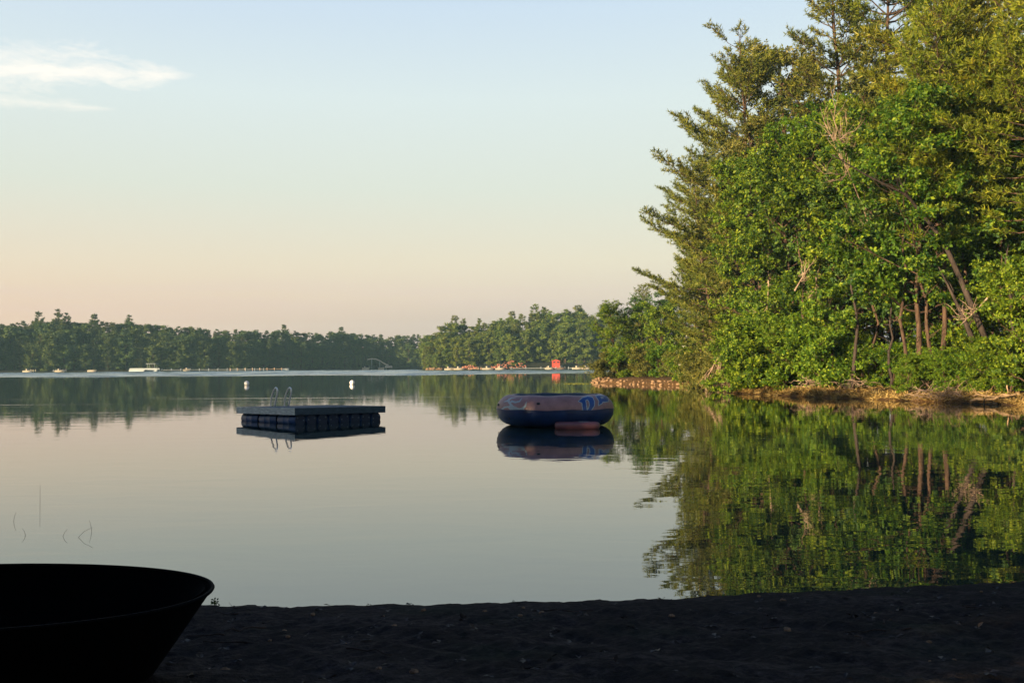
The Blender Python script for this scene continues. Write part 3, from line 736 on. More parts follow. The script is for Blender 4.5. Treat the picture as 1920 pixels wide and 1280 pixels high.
# bare dead trees and boughs
def dead_tree(name, pts, rad, nb, seed, blen, m_, spread=0.9, rise=0.5, lab='', cat='dead tree', up_=0.0, t0=0.25):
    rng = np.random.default_rng(seed); T = MB(); pts = np.array(pts, float); n0 = len(pts)
    tt = np.linspace(0, n0 - 1, n0 * 4); pp = np.stack([np.interp(tt, range(n0), pts[:, k_]) for k_ in range(3)], 1)
    pp[1:-1] = (pp[:-2] + pp[1:-1] * 2 + pp[2:]) / 4
    T.tube(pp - pp[0], np.linspace(rad, rad * .15, len(pp)), 6)
    for q in range(nb):
        s_ = rng.uniform(t0, 1.0); i = int(s_ * (len(pp) - 2)); dr = pp[i + 1] - pp[i]; dr /= np.linalg.norm(dr)
        dd = dr * 0.6 + rng.normal(size=3) * spread * 0.6; dd[2] += up_
        lc = limb_curve(pp[i] - pp[0], dd, blen * rng.uniform(.4, 1.2), rise, 5, rng, .10)
        T.tube(lc, np.linspace(rad * .3 + .004, .006, 6), 4, cap=False)
        for e in range(5):
            j = rng.integers(1, 5); d2 = (lc[j + 1] - lc[j]); d2 = d2 / np.linalg.norm(d2) + rng.normal(size=3) * 0.6
            T.tube(limb_curve(lc[j], d2, blen * rng.uniform(.15, .45), rise, 3, rng, .1), np.linspace(.012, .004, 4), 3, cap=False)
    o = T.build(name, m_); o.location = pp[0]; return tag(o, lab, cat)
V3 = lambda v: (v.x, v.y, v.z)
dead_tree('dead_tree', [V3(at(1655, 560, 56)), V3(at(1630, 420, 53)), V3(at(1590, 320, 51)), V3(at(1545, 230, 50))], 0.05, 22, 41, 2.8, 'dead_wood', lab='grey leafless tree with fanned bare twigs in front of the oaks', up_=0.5, rise=0.8)
dead_tree('dead_tree', [V3(at(1690, 560, 56)), V3(at(1668, 380, 53)), V3(at(1672, 290, 51.5)), V3(at(1690, 230, 51))], 0.06, 18, 42, 2.6, 'dead_wood', lab='leafless upright tree with thin forked twigs below the golden pines', up_=0.6, rise=0.8)
dead_tree('leaning_trunk', [V3(at(1850, 640, 48)), V3(at(1800, 520, 48.5)), V3(at(1768, 450, 48.5)), V3(at(1722, 392, 48)), V3(at(1700, 365, 47.5)), V3(at(1630, 332, 47)), V3(at(1560, 290, 46.5))], 0.16, 5, 43, 1.6, 'bark_dark', lab='dark crooked trunk arching out across the oaks', cat='tree trunk', up_=0.3)
dead_tree('leaning_trunk', [V3(at(1826, 640, 47.5)), V3(at(1790, 560, 48)), V3(at(1760, 500, 48))], 0.14, 4, 44, 1.5, 'bark_dark', lab='dark slanting trunk standing right of the bare stems', cat='tree trunk')
dead_tree('dead_bough', [V3(at(1400, 612, 64)), V3(at(1365, 650, 64.5)), V3(at(1345, 672, 65)), V3(at(1330, 700, 65.5)), V3(at(1322, 718, 66))], 0.07, 14, 45, 1.7, 'dead_wood', lab='brown dead bough hanging down to the cove', cat='dead branch', rise=-0.8, up_=-0.5)
dead_tree('dead_bough', [V3(at(1384, 618, 63)), V3(at(1352, 640, 63)), V3(at(1348, 690, 63.5)), V3(at(1346, 722, 64))], 0.06, 12, 46, 1.5, 'dead_wood', lab='reddish dead bough with drooping twigs touching the water', cat='dead branch', rise=-0.8, up_=-0.6)
for i, (a, b_, Y) in enumerate([((1490, 545), (1512, 500), 54), ((1855, 555), (1800, 610), 47), ((1530, 520), (1526, 555), 55), ((1440, 480), (1436, 600), 60)]):
    A_ = at(a[0], a[1], Y); B_ = at(b_[0], b_[1], Y + .6)
    dead_tree('bare_stem', [V3(A_), V3((A_ + B_) / 2 + Vector((.1, 0, .05))), V3(B_)], 0.05, 8, 50 + i, 1.2, 'dead_wood',
              lab=['short bare stem with curved twigs in the oak leaves', 'bare slanting stem in front of the dark trunks', 'thin bare stem low in the bright oak', 'long thin bare stem at the edge of the leaning oak'][i], cat='dead branch')

# bank debris: dry grass mass, driftwood, poles, logs
rng = np.random.default_rng(77)
seg = LAKE[6:13]
G = []
for a, b_ in zip(seg[:-1], seg[1:]):
    L_ = np.linalg.norm(b_ - a); n_ = int(L_ * 700)
    t_ = rng.random(n_)[:, None]; p = a + (b_ - a) * t_
    nrm = np.array([(b_ - a)[1], -(b_ - a)[0]]) / L_
    off = np.abs(rng.normal(size=(n_, 1))) * 0.9 + 0.02
    p = p + nrm * off
    G.append(p)
G = np.concatenate(G); gzv = ground_z(G[:, 0], G[:, 1]); keep = gzv > -0.02; G = G[keep]; gzv = gzv[keep]
n_ = len(G); c_ = np.concatenate([G, gzv[:, None]], 1)
patch = (wob(c_[:, 0], c_[:, 1], 1.9) > -0.3); c_ = c_[patch]; n_ = len(c_)
dd = rng.normal(size=(n_, 3)) * np.array([1, 1, 0.45]); dd[:, 2] = np.abs(dd[:, 2]); dd /= np.linalg.norm(dd, axis=1)[:, None]
sd = np.cross(dd, rng.normal(size=(n_, 3))); sd /= np.linalg.norm(sd, axis=1)[:, None]
ln = rng.uniform(.08, .34, (n_, 1)); ww = rng.uniform(.01, .035, (n_, 1))
gq = np.stack([c_ - sd * ww, c_ + sd * ww, c_ + dd * ln + sd * ww * .4, c_ + dd * ln - sd * ww * .4], 1)
tag(MB().quads(gq).build('dry_bank_grass', 'dry_grass'), 'straw coloured dry grass and twigs along the sunlit bank', 'grass', kind='stuff')

def stick(name, A_, B_, r0, m_, lab, cat, nb=3, seed=0, sag=0.0, group=None):
    rng = np.random.default_rng(seed); A_ = np.array(A_); B_ = np.array(B_); L_ = np.linalg.norm(B_ - A_)
    t_ = np.linspace(0, 1, 7)[:, None]; pp = A_ + (B_ - A_) * t_; pp[1:-1] += rng.normal(size=(5, 3)) * 0.02 * L_; pp[:, 2] += sag * np.sin(t_[:, 0] * PI)
    T = MB(); T.tube(pp - A_, np.linspace(r0, r0 * .5, 7), 7)
    for q in range(nb):
        i = rng.integers(1, 6); d = rng.normal(size=3); d[2] = abs(d[2]) * .5
        T.tube(limb_curve(pp[i] - A_, d, L_ * rng.uniform(.12, .3), .1, 3, rng, .1), np.linspace(r0 * .4, r0 * .1, 4), 4, cap=False)
    o = T.build(name, m_); o.location = A_; return tag(o, lab, cat, group)
def bankY(px): return float(np.interp(px, [1370, 1420, 1480, 1560, 1640, 1720, 1800, 1900], [61.5, 60, 57.2, 53.6, 50.8, 48.2, 45.2, 42.0]))
def wpt(px, py, z): v = at(px, py, bankY(px) - .25 + (.7 if z > .3 else 0)); return (v.x, v.y, v.z)
ST = [((1434, 722), (1447, 742), 1.3, -.1, .04, 'driftwood', 'pale stick slanting down into the water at the dry bank', 'driftwood'),
      ((1392, 737), (1408, 733), .25, .35, .05, 'driftwood', 'short bleached stick on the tip of the bank', 'driftwood'),
      ((1455, 739), (1482, 729), .1, .75, .05, 'driftwood', 'bleached stick leaning up the bank', 'driftwood'),
      ((1415, 734), (1425, 742), .5, .02, .035, 'driftwood', 'little dark stick beside the bleached sticks', 'driftwood'),
      ((1800, 744), (1905, 739), .35, .75, .05, 'driftwood', 'upper long pale pole lying on the near bank', 'fallen pole'),
      ((1820, 752), (1912, 738), .12, .95, .07, 'driftwood', 'thick pale pole slanting up the near bank', 'fallen pole'),
      ((1700, 753), (1760, 750), .06, .22, .05, 'driftwood', 'thin log half sunk between the black logs', 'log'),
      ((1888, 722), (1890, 737), 1.3, .55, .035, 'driftwood', 'short upright bleached snag by the near bushes', 'driftwood'),
      ((1560, 741), (1590, 727), .12, .85, .05, 'driftwood', 'bent pale branch on the middle of the bank', 'driftwood')]
for i, (a, b_, za, zb, r0, m_, lab, cat) in enumerate(ST):
    stick('driftwood_stick' if 'pole' not in cat else 'fallen_pole', wpt(*a, za), wpt(*b_, zb), r0, m_, lab, cat, nb=2, seed=60 + i)
for i, (a, b_, za, zb, r0, lab) in enumerate([((1662, 756), (1723, 752), .06, .30, .17, 'black waterlogged log with a cut end rising off the bank'), ((1505, 748), (1533, 745), .04, .12, .13, 'short black log lying in the shallows'),
                                          ((1798, 761), (1870, 757), .03, .12, .13, 'long black log before the pale poles'), ((1570, 749), (1660, 752), .03, .10, .12, 'dark log along the shaded gap of the bank')]):
    stick('black_log', wpt(*a, za), wpt(*b_, zb), r0, 'soaked_wood', lab, 'log', nb=1, seed=80 + i)
for i, (px, Y, lab) in enumerate([(1750, 46.3, 'tangle of bare roots and twigs beside the black log'), (1782, 45.6, 'tangle of bare roots and twigs below the leafy bush'), (1602, 53.0, 'reddish brown brush heap in the shaded gap'), (1528, 55.6, 'brown brush heap under the bright bushes'), (1362, 64.0, 'brush heap under the hanging dead boughs')]):
    rng = np.random.default_rng(90 + i); T = MB(); x = (px - 960) / F * Y; z0 = max(0.1, gz(x, Y))
    for q in range(46):
        a = rng.random() * 6.28; p0 = np.array([rng.normal() * .5, rng.normal() * .35, rng.uniform(0, .5)])
        T.tube(limb_curve(p0, (math.cos(a), math.sin(a), rng.uniform(-.1, .9)), rng.uniform(.4, 1.3), -.4, 4, rng, .15), np.linspace(.016, .004, 5), 4, cap=False)
    o = T.build('brush_heap', 'dead_wood'); o.location = (x, Y, z0); tag(o, lab, 'brush heap')

# shore stones of the point and the cove
def stone(seed):
    rng = np.random.default_rng(seed); nu, nv = 9, 6; v = []
    for i in range(nv + 1):
        for j in range(nu):
            ph = PI * i / nv; th = 2 * PI * j / nu; rr_ = 1 + rng.uniform(-.16, .16)
            v.append((rr_ * math.sin(ph) * math.cos(th), rr_ * 0.8 * math.sin(ph) * math.sin(th), 0.6 * rr_ * math.cos(ph)))
    f = [(i * nu + j, i * nu + (j + 1) % nu, (i + 1) * nu + (j + 1) % nu, (i + 1) * nu + j) for i in range(nv) for j in range(nu)]
    return MB().add(v, f).build('shore_stone', 'stone')
protos = [stone(s_) for s_ in (1, 2, 3, 4)]
rng = np.random.default_rng(9); k_ = 0
line = LAKE[11:17]
for i in range(190):
    s_ = rng.random() ** 0.8; j = min(4, int(s_ * 5)); p = line[j] + (line[j + 1] - line[j]) * (s_ * 5 - j)
    e = line[j + 1] - line[j]; nrm = np.array([e[1], -e[0]]) / np.linalg.norm(e)
    p = p + nrm * abs(rng.normal()) * 0.6 + rng.normal(size=2) * 0.1
    o = protos[i % 4] if i < 4 else protos[i % 4].copy()
    if i >= 4: C.objects.link(o)
    sz = rng.uniform(.06, .20)
    o.location = (p[0], p[1], max(0, gz(p[0], p[1])) + sz * .25); o.rotation_euler = (rng.uniform(-.3, .3), rng.uniform(-.3, .3), rng.random() * 6.28); o.scale = (sz, sz, sz)
    tag(o, 'tan stone among the rubble edging the rocky point', 'stone', 'stones edging the rocky point')

# ------------------------------------------------------------------ far shores
FP = [pine('far_pine', 20, 3.6, 0.06, 100 + i, 'far_needle', blade=0.75, bw=0.24, whorl=1.25, tufts=0.5, dead=0, dens=5, power=(0.8, 0.55, 0.7)[i % 3], gaps=0.1) for i in range(3)]
FB = [broadleaf('far_broadleaf_tree', 14, 4.4, 0.02, 20, 110 + i, 'far_leaf', 0.40, 85, nsub=5, clump=0.66, twigs=False) for i in range(3)]
FP2 = [pine('headland_pine', 20, 3.6, 0.06, 130 + i, 'sunlit_tint_needle', blade=0.75, bw=0.24, whorl=1.25, tufts=0.5, dead=0, dens=5, power=(0.8, 0.55)[i], gaps=0.1) for i in range(2)]
FB2 = [broadleaf('headland_broadleaf_tree', 14, 4.4, 0.02, 20, 140 + i, 'sunlit_tint_leaf', 0.40, 85, nsub=5, clump=0.66, twigs=False) for i in range(3)]
rr = random.Random(21)
def far_tree(px, Y, kind, h, lab, group=None, z=None):
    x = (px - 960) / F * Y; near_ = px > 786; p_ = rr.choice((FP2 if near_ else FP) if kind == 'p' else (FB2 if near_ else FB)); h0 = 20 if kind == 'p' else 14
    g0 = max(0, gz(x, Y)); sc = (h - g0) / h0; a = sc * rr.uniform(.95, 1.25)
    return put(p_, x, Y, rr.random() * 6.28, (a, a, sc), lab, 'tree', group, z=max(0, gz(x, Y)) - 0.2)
# left shore: skyline heights measured on the photograph (px -> tree top y)
def top_h(py, px, Y): return at(px, py, Y).z
shoreY = lambda px: float(np.interp(px, [-200, 6, 158, 300, 447, 564, 665, 745, 821], [307, 320, 327, 335.5, 348, 370, 394, 402, 406]))
skyl = lambda px: float(np.interp(px, [-200, 15, 60, 105, 150, 240, 300, 420, 520, 620, 700, 780, 840], [596, 600, 598, 594, 598, 600, 606, 614, 617, 619, 624, 624, 622]))
i = 0
px = -180
while px < 850:
    Y = shoreY(px)
    for row, (dy, drop) in enumerate([(2, 34), (7, 16), (13, 3)]):
        qx = px + rr.uniform(-5, 5) + row * 4; Yr = Y + dy + rr.uniform(-1, 2)
        if row == 0 and 684 < qx < 736: continue
        hh_ = top_h(skyl(qx) + drop * rr.uniform(.5, 1.3) + rr.uniform(0, 6), qx, Yr)
        pi = rr.random() < (0.2, 0.4, 0.55)[row]
        lab = ('pine in the hazy row along the far left shore' if pi else 'broad leaved tree in the hazy row along the far left shore')
        far_tree(qx, Yr, 'p' if pi else 'b', max(5, hh_), lab, 'pines of the far left shore' if pi else 'broad leaved trees of the far left shore')
    px += 12 if px < 430 else 10
for px, py, lab in [(72, 584, 'far pine with a flat tuft standing alone above the left shore skyline'), (104, 579, 'tallest far pine above the left shore skyline'), (121, 586, 'far pine leaning beside the tallest one of the left shore'), (177, 589, 'lone far pine tip between the groups of the left shore'),
                    (245, 590, 'far pine with a pointed tip in the left third of the skyline'), (532, 609, 'far pine tip above the ladder of the raft'), (640, 613, 'small far pine tip above the right hand buoy')]:
    Y = shoreY(px) + 14; far_tree(px, Y, 'p', top_h(py, px, Y), lab)
# headland
hs = lambda px: float(np.interp(px, [785, 800, 830, 855, 880, 905, 930, 960, 1000, 1030, 1060, 1090, 1110, 1130, 1160, 1190, 1230, 1320], [648, 628, 606, 600, 612, 602, 598, 592, 580, 584, 580, 578, 592, 582, 578, 588, 590, 596]))
px = 792
while px < 1330:
    for row, (dy, drop) in enumerate([(3, 44), (8, 24), (14, 5)]):
        qx = px + rr.uniform(-5, 5) + row * 4; Yr = (303 if px < 1000 else 305) + dy + rr.uniform(-1, 2)
        if px < 800 and row < 1: continue
        hh_ = top_h(hs(qx) + drop * rr.uniform(.4, 1.3), qx, Yr)
        pi = rr.random() < (0.15, 0.4, 0.6)[row]
        far_tree(qx, Yr, 'p' if pi else 'b', max(5, hh_), 'sunlit pine on the headland across the lake' if pi else 'sunlit broad leaved tree on the headland across the lake', 'pines of the headland' if pi else 'broad leaved trees of the headland')
    px += 15
for px, py, lab in [(850, 592, 'far pine with wide spread limbs at the low end of the headland'), (868, 598, 'smaller far pine beside the wide spread one on the headland'), (899, 597, 'far pine with a dark tuft near the middle of the headland'), (963, 584, 'far pine with a broad flat head on the headland'),
                    (1000, 571, 'tallest far pine of the headland'), (1022, 576, 'far pine second in height on the headland'), (1088, 573, 'broad headed far pine above the red roofed hut'), (1136, 572, 'far pine tip just above the round tree of the point')]:
    Y = 320; far_tree(px, Y, 'p', top_h(py, px, Y), lab)

# ---- small far things on the shores
def far_box(name, parts, px, py, lab, cat, Y=None):
    """parts: (part name, centre (dx,dy,dz) m, size, material)"""
    if Y is None: v = on(px, py, 0.0)
    else: v = at(px, py, Y)
    root = thing(name, lab, cat, (v.x, v.y, 0.0))
    for pn, c_, sz, m_, *bv in parts: MB().box(c_, sz, 0, 0, bv[0] if bv else 0.0).build(pn, m_, root)
    return root
def boat_mesh(L_, B_, H_, parent, m_='white_paint', name='hull'):
    T = MB(); v = []; ns = 9
    for i in range(ns):
        u = i / (ns - 1); x = -L_ / 2 + L_ * u; b_ = B_ / 2 * (1 - max(0, (u - .45) / .55) ** 2.2) + .01; sh = H_ * (1 + .25 * u * u)
        v += [(x, -b_, sh), (x - .1 * L_ * u, -b_ * .7, 0), (x - .1 * L_ * u, b_ * .7, 0), (x, b_, sh)]
    f = []
    for i in range(ns - 1):
        for j in range(4):
            a = i * 4 + j; b_ = i * 4 + (j + 1) % 4
            if j == 3: f.append((a, b_, b_ + 4, a + 4))
            else: f.append((a, a + 4, b_ + 4, b_))
    f += [(0, 1, 2, 3), ((ns - 1) * 4 + 3, (ns - 1) * 4 + 2, (ns - 1) * 4 + 1, (ns - 1) * 4)]
    return T.add(v, f).build(name, m_, parent)
def small_boat(px, py, L_, lab, cabin=True, m_='white_paint', rz=0.1, Y=None):
    v = on(px, py, 0.0)
    if Y: v = at(px, py, Y)
    root = thing('moored_boat', lab, 'boat', (v.x, v.y, -0.05), rz)
    boat_mesh(L_, L_ * .36, .65, root, m_)
    if cabin:
        MB().box((.2, 0, 1.0), (L_ * .28, L_ * .24, .6), 0, 0, .08).build('windscreen', 'window_glass', root)
        MB().box((-L_ * .12, 0, .95), (L_ * .12, L_ * .2, .5), 0, 0, .06).build('seat', m_, root)
    return root
def boat_at(px, Y, L_, lab, **kw):
    v = at(px, 690, Y); root = small_boat(px, 694, L_ * .72, lab, **kw); root.location = (v.x, Y, -0.05); return root
def dock(px, Y, L_, lab, m_='pale_alu', rz=0.0, posts=4):
    x = (px - 960) / F * Y
    root = thing('boat_dock', lab, 'dock', (x, Y, 0), rz)
    MB().box((0, 0, .45), (L_, 1.2, .10)).build('planking', m_, root)
    for q in range(posts):
        px_ = -L_ / 2 + .3 + q * (L_ - .6) / max(1, posts - 1)
        for sy in (-.7, .7): MB().tube([(px_, sy, -.8), (px_, sy, .9)], .07, 6).build('post', m_, root)
    return root
LX = lambda px: shoreY(px) - 6
dock(58, 315, 2.8, 'small sunlit dock at the far left shore', 'sunlit_tint_slats'); dock(112, 318, 4.0, 'grey dock at the far left shore below the rounded trees', 'pale_alu')
for px, lab in [(52, 'white boat at the end of the sunlit dock'), (112, 'white boat beside the grey dock of the left shore'), (173, 'low white boat under the trees of the left shore')]:
    boat_at(px, 313 if px < 150 else 322, 4.0, lab, cabin=px < 150)
dock(400, 340, 34, 'very long pale dock in front of the dark far shore', 'pale_alu', rz=0.2, posts=12)
dock(480, 347, 18, 'second long pale dock running toward the middle of the far shore', 'tan_wood', rz=0.35, posts=8)
def pontoon(px, Y, lab, canopy, L_=6.5):
    x = (px - 960) / F * Y; root = thing('pontoon_boat', lab, 'boat', (x, Y, 0))
    for sy in (-1, 1): MB().tube([(-L_ / 2, sy, .15), (L_ / 2 - .4, sy, .15), (L_ / 2, sy, .35)], .3, 8).build('pontoon', 'pale_alu', root)
    MB().box((0, 0, .55), (L_, 2.5, .12)).build('deck', 'pale_alu', root)
    for sy in (-1.2, 1.2): MB().box((0, sy, .85), (L_ * .92, .06, .45)).build('side_fence', 'pale_alu', root)
    if canopy:
        for sx in (-1.2, 1.2):
            for sy in (-1.1, 1.1): MB().tube([(sx, sy, .6), (sx, sy, 2.5)], .04, 5).build('canopy_post', 'pale_alu', root)
        MB().box((0, 0, 2.55), (3.4, 2.5, .14), 0, 0, .05).build('canopy', 'pale_alu', root)
pontoon(259, 327, 'white pontoon boat without a canopy at the far shore', False, 5.2)
pontoon(285, 329, 'pontoon boat with a raised white canopy at the far shore', True, 4.4)
boat_at(351, 338, 3.4, 'small white boat beside the very long dock', cabin=True)
boat_at(536, 359, 3.6, 'little pale blue grey boat in the middle of the far shore', m_='pale_alu', cabin=False)
boat_at(686, 390, 4.2, 'white boat under the pale water slide', cabin=True)
# the curved water slide on the far bank
T = MB(); A_ = [at(px, py, 395.5) for px, py in [(689, 674), (697, 672.6), (704, 673), (712, 676), (718, 680), (724, 683.5), (728, 684)]]
o0 = A_[0]
root = thing('water_slide', 'pale curved slide running down the far bank between dark trees', 'slide', (o0.x, 395.5, 0))
pts = np.array([(a.x - o0.x, a.y - 395.5, a.z) for a in A_]); sw = np.linspace(.15, .55, len(pts))
v = []
for p, s_ in zip(pts, sw): v += [(p[0], p[1] - s_, p[2] + .25), (p[0], p[1] - s_ * .8, p[2] - .15), (p[0], p[1] + s_ * .8, p[2] - .15), (p[0], p[1] + s_, p[2] + .25)]
f = [(i * 4 + j, i * 4 + j + 1, i * 4 + 5 + j, i * 4 + 4 + j) for i in range(len(pts) - 1) for j in range(3)]
MB().add(v, f).build('chute', 'white_paint', root)
for p in pts[1:-1:2]: MB().tube([(p[0], p[1], 0), (p[0], p[1], p[2] - .16)], .09, 6).build('support_leg', 'pale_alu', root)
MB().box((pts[-1][0] + .2, pts[-1][1], .9), (2.6, 2.0, .8), 0, 0, .1).build('landing_float', 'white_paint', root)
boat_at(715, 392, 3.4, 'row of pale tubes moored under the slide', cabin=False)

def cottage(px, Y, w_, d_, h_, roof, lab, wall='white_cottage', roofm='grey_roof', nwin=3, z0=.6, rz=0.0, name='cottage', rest=None):
    x = (px - 960) / F * Y; z0 = max(z0, gz(x, Y)); eo = min(.4, w_ * .06)
    root = thing(name, lab, 'building', (x, Y, z0), rz)
    MB().box((0, 0, h_ / 2 - .5), (w_, d_, h_ + 1)).build('wall', wall, root)
    T = MB(); e = eo; y0 = -d_ / 2 - e; y1 = d_ / 2 + e; x0 = -w_ / 2 - e; x1 = w_ / 2 + e
    T.add([(x0, y0, h_ - .1), (x1, y0, h_ - .1), (x1, y1, h_ - .1), (x0, y1, h_ - .1), (0, y0, h_ + roof), (0, y1, h_ + roof)], [(0, 1, 4), (2, 3, 5), (1, 2, 5, 4), (3, 0, 4, 5), (0, 3, 2, 1)])
    T.build('roof', roofm, root)
    T = MB().add([(-w_ / 2, -d_ / 2 - e - .03, h_), (w_ / 2, -d_ / 2 - e - .03, h_), (0, -d_ / 2 - e - .03, h_ + roof - .25)], [(0, 1, 2)]); T.build('gable', wall, root)
    for q in range(nwin):
        wx = -w_ / 2 + w_ * (q + .5) / nwin
        fr = MB().box((wx, -d_ / 2 - .03, h_ * .55), (w_ / nwin * .62, .08, h_ * .42)).build('window', wall, root)
        MB().box((wx, -d_ / 2 - .08, h_ * .55), (w_ / nwin * .5, .04, h_ * .34)).build('pane', 'window_glass', fr)
    return root
cottage(1270, 116, 3.2, 5, 3.0, 1.3, 'white cottage glimpsed through the trees behind the rocky point', nwin=3, z0=1.4)
cottage(651, 410, 9, 7, 3.2, 1.6, 'dim brown cottage hidden under the dark far shore trees', 'brown_wall', nwin=4, z0=1.0)
cottage(739, 414, 5, 5, 2.6, 1.2, 'dim brown cottage right of the slide on the far shore', 'brown_wall', nwin=3, z0=1.5)
# red hut on the headland shore
root = cottage(1042, 301, 2.3, 2.4, 1.15, .3, 'red painted boathouse on stilts at the foot of the headland', 'red_paint', 'red_paint', 2, z0=1.6, name='red_boathouse')
for sx in (-1.05, 0, 1.05): MB().box((sx, -1.1, -.98), (.16, .16, 1.9)).build('post', 'white_paint', root)
dock(1042, 297.5, 6, 'white dock in front of the red boathouse', 'white_paint', posts=5)
boat_at(1030, 296.4, 3.6, 'white boat moored beside the red boathouse')
boat_at(1052, 296.2, 3.2, 'reddish brown boat moored under the red boathouse', m_='brown_wall')
HB = [(842, 3.8, 'white boat at the low left end of the headland shore'), (861, 4.6, 'longer white boat third along the headland shore'), (915, 4.8, 'white boat with a dark windscreen below the headland cottages'), (938, 4.0, 'white boat beside the stone steps of the headland'),
      (1083, 4.4, 'lone white boat in the dark bay right of the boathouse'), (1099, 3.4, 'small white boat near the far side of the point')]
for px, L_, lab in HB: boat_at(px, 295.6, L_, lab)
for px, L_, lab, m_ in [(870, 9, 'tan dock at the low end of the headland', 'tan_wood'), (925, 8, 'tan dock below the middle of the headland', 'tan_wood'), (1000, 14, 'pale dock along the grassy edge of the headland', 'pale_alu'), (1092, 9, 'pale dock in the dark bay of the headland', 'pale_alu')]:
    dock(px, 297.2, L_, lab, m_)
# terraced reddish banks with steps
for i, (px, w_, hh_, lab) in enumerate([(880, 4.5, 1.7, 'small reddish rock terrace on the headland shore'), (958, 9.0, 3.0, 'big reddish rock terrace on the headland shore'), (935, 5.0, 1.9, 'low reddish rock terrace beside the tan dock'), (815, 5.0, 1.0, 'low tan bank at the tip of the headland')]):
    rng = np.random.default_rng(200 + i); Y = 299.5; x = (px - 960) / F * Y; T = MB()
    for q in range(70):
        u = rng.uniform(-1, 1); zz = rng.random() * hh_ * (1 - .5 * abs(u)); s_ = rng.uniform(.18, .5)
        T.box((u * w_ / 2, zz * .5 + rng.uniform(-.3, .3), zz), (s_ * 1.5, s_, s_ * .8), rng.random() * 3, 0, s_ * .2)
    o = T.build('rock_terrace', 'brick_debris' if i < 3 else 'stone'); o.location = (x, Y, 0); tag(o, lab, 'rock bank')

# ------------------------------------------------------------------ unseen trees and bushes placed out of view to shade beach, raft and tube
SH = [(-25, 4, oakC, .75), (-24.5, 10, oakA, .62), (-26.5, 16, oakC, .82), (-27, 22, oakB, .66), (-30, 8, oakC, .85), (-31, 15, pinD, .72), (-32, 22, oakC, .8), (-28.5, 27, oakB, .6), (-34, 28, oakC, .75), (-22.5, 6.5, oakB, .6), (-38, 20, oakC, .85), (-25.5, 13, oakB, .62), (-26, 7.5, oakC, .78), (-28.5, 4.5, oakC, .85), (-23.2, 9.5, bushA, 1.3), (-29, 9.5, oakB, .68), (-29.5, 12.5, oakC, .8), (-25.3, 19.5, oakC, .78), (-25.2, 25, oakC, .72), (-29, 19, oakB, .65), (-30.5, 26, oakB, .66), (-23.5, 16, bushA, 1.2), (-23.5, 22, bushA, 1.3), (-24, 12, bushB, 1.4), (-24, 27, bushA, 1.2), (-24.5, 30, oakB, .55), (-37, 12, oakA, .7),
      (-5.8, -3.2, oakC, 1.0), (5.5, -4, oakC, 1.05), (0, -7.5, oakA, 1.0), (-13, -3, oakC, .9), (-10, -9, oakB, .9), (-18, -8, oakC, .9), (12, -4, oakC, 1.0), (4, -11, oakA, .9), (-4, -14, oakC, 1.0), (10.5, -11, oakC, 1.0), (-22, -2, oakC, .5), (-16, 3.0, bushA, 1.1), (-13.5, .5, bushA, 1.2), (-10.5, -1.2, bushB, 1.3), (-8, -4, bushA, 1.3), (-12, -5, bushB, 1.4), (-17, -2, bushA, 1.3),
      (-5.5, -6.5, bushB, 1.3), (-19.5, 4.5, bushA, 1.2), (-2, -5.5, bushA, 1.1)]
for i, (x, y, p_, sc) in enumerate(SH):
    b_ = p_ in (bushA, bushB); left = x < -21
    put(p_, x, y, i * 1.7, sc, 'unseen bush placed out of view to thicken the shade' if b_ else ('unseen tree placed beside the beach to shade the raft' if left else 'unseen tree of the grove behind the viewpoint, shading the beach'), 'bush' if b_ else 'tree',
        'unseen shade bushes' if b_ else ('unseen shade trees beside the beach' if left else 'trees of the grove behind the beach'))
put(oakA, -66, 64.5, 1.0, .9, 'unseen tree added on the side shore to shade the left buoy', 'tree');  # unseen tree added so that its shadow falls on the left buoy

# ------------------------------------------------------------------ swim raft
N = np.array([-6.96, 31.7]); Lc = np.array([-9.37, 34.3]); side = 3.62
ex = Lc - N; ang = math.atan2(ex[1], ex[0])                  # direction near corner -> left corner
ang_r = math.atan2(2.7, 2.6)
ang = (ang + ang_r + PI / 2) / 2                              # square it
raft = thing('swim_raft', 'square grey wooden swim raft floating on blue barrels with a chrome ladder', 'swim raft', (N[0], N[1], 0), ang - PI / 2)
# local axes: +y towards the left corner, +x towards the right corner
ZT, TH = 0.505, 0.225
for i in range(24):                                           # deck boards
    bw_ = side / 24
    pass
T = MB()
for i in range(25):
    bw_ = (side - .08) / 25
    T.box((.04 + bw_ * (i + .5), side / 2, ZT - .022), (bw_ - .006, side - .09, .038), 0, 0, .004)
T.build('deck_boards', 'deck_top', raft)
MB().box((0 + .02 - .0, side / 2, ZT - TH / 2), (.045, side, TH), 0, 0, .004).build('fascia_board', 'deck_wood_lit', raft)
MB().box((side / 2 + .022, .022, ZT - TH / 2 - .002), (side - .05, .045, TH - .004), 0, 0, .004).build('fascia_board', 'deck_wood_shaded', raft)
MB().box((side + .0, side / 2, ZT - TH / 2), (.045, side, TH), 0, 0, .004).build('fascia_board', 'deck_wood_shaded', raft)
MB().box((side / 2, side - .022, ZT - TH / 2 - .002), (side - .06, .045, TH - .004), 0, 0, .004).build('fascia_board', 'deck_wood_lit', raft)
